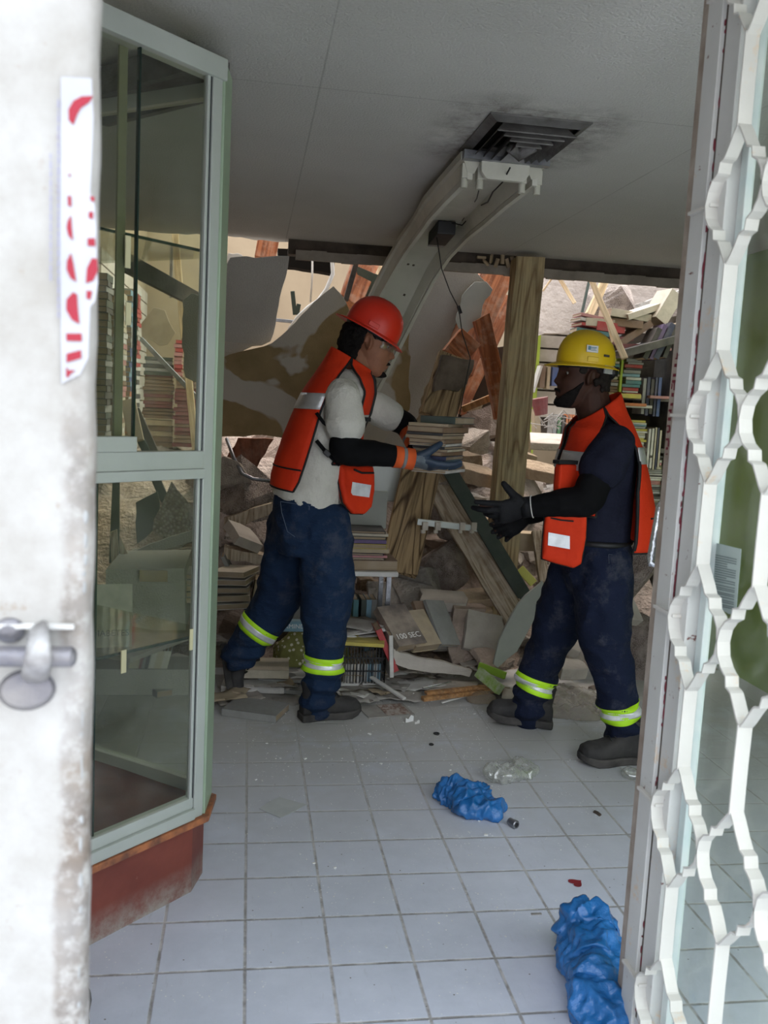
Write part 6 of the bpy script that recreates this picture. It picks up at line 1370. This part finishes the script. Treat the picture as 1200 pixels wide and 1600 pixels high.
# right bookcase
YB = 5.7; xl, xr = P(925, 640, YB).x, P(1046, 640, YB).x
t = thing('bookcase', ((xl+xr)/2, YB+.13, 0), 'tall dark metal bookcase crammed with books beside the grille door', 'bookcase')
m_case = M('dusty_black_steel', (.06, .055, .05), (.13, .115, .10), 8, .7)
for nm, a in (('side_panel', xl), ('side_panel', xr)): b = MB(); b.box((a, YB+.14, .88 if a == xl else 1.0), (.02, .28, 1.76 if a == xl else 2.0)); part(nm, b, m_case, t)
sz = {k: P(1000, y, YB).z for k, y in (('second', 619), ('third', 700), ('fourth', 785), ('fifth', 875))}
top_z = P(1000, 548, YB).z
for k, z in sz.items(): b = MB(); b.box(((xl+xr)/2, YB+.14, z-.012), (xr-xl, .28, .03)); part('shelf', b, m_case, t)
b = MB(); b.box(((xl+xr)/2, YB+.27, .95), (xr-xl, .01, 1.9)); part('back_panel', b, m_dark, t)
xm = P(970, 600, YB).x; b = MB(); b.box((xm, YB+.12, (sz['second']+top_z)/2), (.014, .24, top_z-sz['second'])); part('divider', b, m_lime, t, label='lime edged divider')
beam('broken_shelf', P(955, 556, YB-.05), P(1040, 532, YB-.02), .05, .30, m_case, 'broken dark shelf board tilted across the top of the bookcase', 'shelf', up=(0, 1, 0), wob=.004)
cols = ['navy', 'blue', 'red', 'light blue', 'black', 'grey', 'white', 'cream', 'dark green', 'teal', 'pink', 'brown', 'dark red', 'green']
def row(x0, x1, z, Y, hr, where, palette=cols, tr=(.014, .034), lean=0):
    x = x0
    while x < x1-.012:
        t_ = random.uniform(*tr); h_ = random.uniform(*hr); cn = random.choice(palette)
        book((x, Y+.07, z+.001), (.14, h_, t_), (Matrix.Rotation(rad(lean), 3, 'Y') @ R_UP) , cn, '%s book standing upright on %s' % (cn, where), '%s books upright on %s' % (cn, where), det=False, bm=BM2); x += t_+.0015
    # centre of underside is at x; thickness runs to +x
def heap(x0, x1, z0, z1, Y, where, palette=cols, tr=(.010, .026), jit=.02, dpt=.16, rz=90):
    z = z0
    while z < z1-.008:
        t_ = random.uniform(*tr); cn = random.choice(palette); w_ = (x1-x0)*random.uniform(.82, 1.0)
        book(((x0+x1)/2+random.uniform(-jit, jit)*.5, Y+dpt/2+random.uniform(0, .015), z), (dpt, w_, t_), RZ(90+random.uniform(-4, 4)) , cn, '%s book lying flat %s' % (cn, where), '%s books lying %s' % (cn, where), det=False, bm=BM2); z += t_+.0008
px = lambda a, y=620: P(a, y, YB).x
row(px(1003), px(1034), sz['second'], YB, (.23, .27), 'the second shelf of the right bookcase', ['navy', 'blue', 'red', 'light blue', 'teal', 'grey', 'black'], (.018, .03))
heap(px(973), px(1001), sz['second'], top_z-.05, YB, 'in the second shelf pile of the right bookcase', ['red', 'black', 'white', 'teal', 'pink', 'grey', 'light blue'])
heap(px(935), px(966), sz['second'], top_z-.08, YB, 'left of the lime divider in the right bookcase', ['grey', 'brown', 'cream', 'dark red', 'teal'])
row(px(1012, 690), px(1036, 690), sz['third'], YB, (.24, .29), 'the third shelf of the right bookcase', ['white', 'navy', 'green', 'grey', 'cream'], (.014, .026))
heap(px(984, 690), px(1010, 690), sz['third'], sz['third']+.18, YB, 'on the third shelf of the right bookcase', ['white', 'cream', 'yellow', 'grey', 'pink', 'light blue'], (.008, .018)); row(px(966, 690), px(982, 690), sz['third'], YB, (.2, .25), 'the third shelf, left end, of the right bookcase')
heap(px(1006, 780), px(1034, 780), sz['fourth'], sz['third']-.05, YB, 'on the fourth shelf of the right bookcase', ['grey', 'pink', 'white', 'cream', 'black'], (.008, .018)); heap(px(975, 780), px(1003, 780), sz['fourth'], sz['third']-.08, YB, 'mid way along the fourth shelf of the right bookcase', ['grey', 'white', 'brown'], (.01, .02))
heap(px(1003, 870), px(1034, 870), sz['fifth'], sz['fourth']-.06, YB, 'on the fifth shelf of the right bookcase', ['grey', 'white', 'cream', 'black'], (.01, .02))
# jumble on top of the bookcase
for k, (a, c, s_, an, cn, lb) in enumerate(((1008, 536, (.16, .22, .035), 24, 'black', 'black book leaning on top of the bookcase, left one'), (1018, 534, (.16, .24, .028), 20, 'purple', 'dark purple book leaning on top of the bookcase'), (1026, 532, (.17, .25, .04), 24, 'navy', 'thick navy binder leaning on top of the bookcase'), (1036, 534, (.17, .22, .03), 18, 'black', 'black book leaning on top of the bookcase, right one'))):
    book(P(a, c, YB-.06), s_, Matrix.Rotation(rad(an), 3, 'Y') @ R_UP, cn, lb, bm=BM2)
for k, (a, c, w_, t_, r_, tl, cn, lb) in enumerate(((985, 548, .26, .04, 6, -3, 'dark red', 'dark red book lying at the top of the bookcase under the leaning ones'), (975, 500, .30, .05, 8, 4, 'cream', 'thick cream book lying highest on the jumble'), (965, 512, .28, .05, -6, 3, 'brown', 'brown book under the thick cream one'), (1000, 492, .30, .04, 12, -20, 'cream', 'dusty cream book tilted on the jumble top'),
        (985, 528, .28, .045, 4, -35, 'brown', 'brown book tilted steeply in the jumble'), (1048, 528, .26, .03, 10, -10, 'cream', 'open cream book draped at the bookcase top corner'), (1046, 515, .25, .03, 0, -22, 'tan', 'tan book draped at the bookcase top corner'), (960, 538, .2, .04, 0, -14, 'dark red', 'dark red book low in the jumble left of the batten'), (1042, 488, .22, .10, 10, -60, 'cream', 'large pale book standing aslant at the top right'),
        (925, 500, .22, .02, 0, 8, 'pink', 'pink book lying above the yellow hard hat, topmost'), (922, 507, .22, .02, 4, 8, 'white', 'white book lying just under the pink one'), (924, 514, .22, .02, 4, 6, 'red', 'red book lying in the small pile above the yellow hard hat'), (920, 524, .22, .03, -4, 6, 'teal', 'teal book at the bottom of the small pile above the yellow hard hat'), (945, 520, .2, .06, 4, 3, 'red', 'bright red thick book right of the small pile'), (935, 512, .26, .05, 4, 0, 'cream', 'cream book lying between small pile and red book'))):
    book(P(a, c, YB+.02), (.17, w_, t_), RZ(90+r_) @ Matrix.Rotation(rad(tl), 3, 'X'), cn, lb, bm=BM2)
book(P(972, 622, YB-.02), (.14, .20, .03), RZ(92), 'yellow', 'yellow green box book lying on the second shelf edge', bm=BM2); book(P(975, 634, YB+.0), (.15, .25, .02), RZ(86), 'orange', 'orange book hanging under the second shelf', bm=BM2)
for a, c, w_ in ((1022, 547, .18), (1026, 622, .14), (990, 636, .2)): book(P(a, c+1, YB+.0), (.15, w_, .018), RZ(84), 'pink' if a != 990 else 'white', 'pale booklet lying flat over the upright books' if a == 1022 else 'pale booklet resting on the third shelf row' if a == 1026 else 'white folded papers on the third shelf pile', bm=BM2)
# slat wall shelf books
for a, w_, h_, cn in ((841, .05, .20, 'brown'), (852, .03, .22, 'tan'), (860, .10, .17, 'blue'), (874, .09, .24, 'cream')):
    book(P(a, 588, 7.75), (.1, h_, w_), R_UP, cn, '%s book displayed on the slatted wall' % cn, bm=BM2)
book(P(836, 592, 7.7), (.1, .24, .02), Matrix.Rotation(rad(14), 3, 'Y') @ R_UP, 'white', 'white book leaning at the left end of the slatted wall', bm=BM2); book(P(833, 668, 7.2), (.1, .3, .05), Matrix.Rotation(rad(-6), 3, 'Y') @ R_UP, 'tan', 'tall tan book standing by the lime strip', bm=BM2)
row(P(864, 665, 7.3).x, P(912, 665, 7.3).x, P(864, 668, 7.3).z, 7.3, (.18, .24), 'the low shelf behind the yellow hatted worker', ['green', 'red', 'grey', 'black', 'orange', 'pink', 'white'], (.02, .04))
b = MB(); b.tube([P(846, 648, 7.0), P(842, 622, 7.0)], [.05, .075], 14); single('red_cup', b, BM2['dark red'], 'dark red plastic cup on the bright debris', 'cup')
b = MB(); random.seed(3)
for k in range(14):
    a = P(random.uniform(838, 880), random.uniform(655, 672), 6.6); b.tube([a, a+Vector((random.uniform(-.1, .1), .02, random.uniform(.02, .09))), a+Vector((random.uniform(-.2, .2), .05, random.uniform(-.02, .04)))], .0035, 5)
single('wire_tangle', b, m_dpaper, 'tangle of pale wire on the bright debris by the post', 'wire', kind='stuff')
for k, (a, c, cn) in enumerate(((745, 742, 'tan'), (810, 712, 'brown'), (735, 635, 'tan'))): blk(a, c, 5.0 if k == 0 else 5.8, (.2, .14, .08), m_rub[3], ('tan tile piece wedged beside the post foot', 'brownish block on the debris right of the post', 'tan block lying in the bright gap above the held books')[k], 20*k, 15, 12)
# ---- what stands behind the showcase glass
YL = 7.9
t = thing('slatted_display', (-.95, 7.2, 1.0), 'white slatted panel on the left wall seen through the showcase', 'panel')
b = MB()
for k in range(14): b.box((-.985, 7.4, .75+k*.11), (.02, 2.6, .098))
part('slats', b, m_slat, t)
random.seed(6)
def colstack(x0, x1, ya, yb, Y, pal, where, tr=(.022, .034)): 
    A, B = P(x0, ya, Y), P(x1, yb, Y); heap(A.x, B.x, B.z, A.z, Y, where, pal, tr, .006, .18)
colstack(223, 271, 555, 588, 7.6, ['dark green', 'black', 'grey'], 'in the dark band of the wide stack behind the showcase')
colstack(223, 271, 576, 655, 7.6, ['dark red', 'dark red', 'brown'], 'in the dark red band of the wide stack behind the showcase', (.026, .03))
colstack(223, 271, 655, 700, 7.6, ['tan', 'brown', 'tan'], 'in the tan foot of the wide stack behind the showcase', (.04, .05))
colstack(272, 322, 588, 700, 7.5, ['dark red', 'dark red', 'brown'], 'in the dark red stack right of the wide one', (.026, .034)); colstack(273, 286, 530, 588, 7.5, ['red', 'pink'], 'in the narrow red stack behind the showcase', (.026, .034))
# oblique stacks against the left wall
SB = MB(); SPAL = list(BC)
def sidestack(Y, zb, zt, pal, where, dpt=.22, tr=(.022, .034)):
    z = zb
    while z < zt:
        t_ = random.uniform(*tr); cn = random.choice(pal); R_ = RZ(180+random.uniform(-4, 4)); hh = dpt*random.uniform(.85, 1)
        a, p_ = book_parts(.13, hh, t_)
        for q_, mi in ((a, SPAL.index(cn)), (p_, len(SPAL))): SB.cur = mi; SB.add([R_ @ v+Vector((-.90, Y, z)) for v in q_.v], q_.f)
        z += t_+.001
sidestack(5.55, .9, 1.95, ['dark green', 'black', 'grey'], 'in the nearest stack along the left wall', tr=(.03, .045)); sidestack(5.85, .9, 1.9, ['brown', 'grey', 'cream'], 'in the second stack along the left wall', tr=(.03, .045))
sidestack(6.2, .9, 1.95, ['cream', 'brown', 'white', 'pink'], 'in the third stack along the left wall', tr=(.03, .04)); sidestack(6.6, .9, 1.3, ['orange', 'teal', 'white'], 'low in the fourth stack along the left wall', tr=(.03, .04)); sidestack(6.6, 1.32, 1.62, ['light blue', 'blue'], 'in the blue middle of the fourth stack along the left wall', tr=(.03, .04)); sidestack(6.6, 1.62, 2.0, ['light blue', 'grey'], 'high in the fourth stack along the left wall', tr=(.03, .04))
sidestack(6.95, .9, 1.5, ['black', 'white'], 'low in the striped stack along the left wall', tr=(.03, .035)); sidestack(6.95, 1.5, 2.05, ['red', 'white'], 'in the red and white striped stack along the left wall', tr=(.03, .035))
single('book', SB, [BM2[k] for k in SPAL]+[m_page], 'tall stacks of flat lying books along the left wall, seen through the showcase', 'book', kind='stuff')
plate('torn_ceiling_scrap', [(221, 505), (240, 480), (258, 485), (268, 510), (274, 520), (262, 538), (250, 541), (238, 532), (222, 530)], 6.9, .01, m_card, 'curled tan scrap of ceiling hanging behind the showcase', 'scrap', amp=.01)
beam('hanging_lath', P(273, 360, 6.3), P(288, 530, 6.3), .045, .03, m_pale, 'pale lath hanging upright behind the showcase', 'timber'); beam('hanging_lath', P(268, 380, 6.4), P(267, 465, 6.4), .02, .02, m_metal, 'thin grey rail hanging beside the pale lath', 'rail'); beam('leaning_lath', P(294, 583, 6.0), P(306, 705, 5.8), .045, .03, m_pale, 'brown lath leaning in front of the dark red stack', 'timber')
beam('fallen_rail', P(221, 530, 6.3), P(318, 632, 6.0), .03, .03, m_metal, 'long grey metal rail fallen aslant behind the showcase', 'rail'); beam('fallen_beam', P(192, 408, 4.6), P(305, 468, 5.6), .09, .05, m_dark, 'long black bar sloping down behind the upper glass', 'beam')
for k, (a, c, e, f_, m, lb) in enumerate(((198, 640, 232, 712, m_green, 'dark green bar leaning against the book stacks'), (212, 640, 244, 712, m_dark, 'black bar leaning beside the dark green one'), (200, 625, 214, 690, m_card, 'tan board leaning against the slatted panel'))): beam('leaning_bar', P(a, c, 5.9), P(e, f_, 5.8), .05 if k < 2 else .09, .03, m, lb, 'bar')
beam('leaning_bar', P(240, 740, 5.3), P(258, 782, 5.2), .05, .03, m_green, 'dark bar foot seen through the lower glass', 'bar')
plate('ceiling_shard', [(268, 752), (300, 792), (305, 815), (300, 830), (265, 842), (238, 830), (240, 812), (248, 798)], 4.9, .015, m_agg, 'large pale textured ceiling shard seen through the lower glass', 'shard', yk=-.001, y0=800)
plate('ceiling_shard', [(258, 862), (302, 854), (305, 870), (296, 888), (272, 888)], 4.5, .015, m_agg, 'smaller pale textured ceiling shard below the large one', 'shard')
plate('dark_board', [(212, 785), (246, 768), (250, 800), (238, 830), (214, 850)], 5.1, .02, m_green, 'dark board standing behind the large ceiling shard', 'board'); plate('dark_board', [(202, 864), (250, 845), (318, 822), (318, 842), (262, 858), (215, 870)], 4.6, .02, m_hang, 'long grey board lying across behind the lower glass', 'board')
plate('desk_side', [(165, 890), (288, 888), (290, 985), (240, 985), (165, 972)], 4.0, .5, m_hang, 'grey brown desk box behind the lower showcase glass', 'desk', amp=0)
b_ = P(240, 900, 3.98); b = MB(); b.box(b_, (.12, .01, .05)); single('brown_paper', b, m_card, 'small pale sheet stuck on the desk box', 'paper')
plate('leaning_board', [(176, 745), (186, 745), (186, 880), (170, 880)], 4.6, .03, BM['dark green'], 'tall dark green board standing behind the lower glass', 'board', amp=0); plate('leaning_board', [(172, 832), (182, 828), (186, 885), (174, 885)], 4.4, .03, m_plankl, 'grey plank standing before the dark green board', 'board', amp=0); plate('leaning_board', [(186, 835), (200, 868), (216, 885), (196, 885), (186, 860)], 4.4, .02, m_plankl, 'grey plank leaning beside the standing one', 'board', amp=0)
book(P(172, 962, 3.6), (.17, .25, .006), Matrix.Rotation(rad(10), 3, 'Z') @ Matrix.Rotation(rad(75), 3, 'X'), 'white', 'white magazine with a capital title standing behind the lower glass', title=('DIABETES', .034, 'topy', BM['navy']))
beam('white_board', F(120, 985, .25), F(262, 1010, .25), .02, .5, m_dpaper, 'dusty board lying behind the lower glass', 'board', up=(0, 1, 0))
lie(262, 1070, (.24, .30, .03), 30, 'grey', 'large grey album lying on the floor behind the showcase', .0); lie(217, 1052, (.13, .2, .02), 35, 'orange', 'orange book lying open behind the showcase', .01, -12); lie(238, 1040, (.13, .2, .02), 30, 'light blue', 'bluish book lying beside the orange one', .01, -14); lie(262, 1040, (.1, .22, .03), -40, 'white', 'white book lying aslant above the grey album', .02)
for k in range(5): book(P(302, 935-k*9, 4.2), (.16, .2, .024), RZ(8-5*k), ('cream', 'grey', 'cream', 'white', 'grey')[k], '%s pale book piled behind the right edge of the lower glass' % ('lowest', 'second lowest', 'middle', 'second highest', 'topmost')[k], 'pale books behind the lower glass')
random.seed(77)
for k in range(14): cn = random.choice(('dark red', 'cream', 'grey', 'black', 'white')); book((P(190+k*5, 1012, 3.9).x, 3.98, .12), (.13, .16, .018), Matrix.Rotation(rad(12), 3, 'Y') @ R_UP, cn, '%s book in the row leaning low behind the glass' % cn, '%s books in the row low behind the glass' % cn, det=False)
b = MB(); b.box((P(225, 1020, 3.95).x, 4.0, .06), (.5, .2, .115)); single('low_box', b, m_hang, 'low grey box carrying the leaning row of books', 'box')

# ------------------------------------------------------------------ shorten the few over-long labels
for o in bpy.data.objects:
    if 'label' in o and len(o['label'].split()) > 16:
        o['label'] = o['label'].replace(' standing upright on', ' upright on').replace(' lying flat in', ' flat in').replace('the worker in the red hard hat', 'the red helmeted worker').replace(' of the right bookcase', ', right bookcase')
        o['label'] = ' '.join(o['label'].split()[:16])
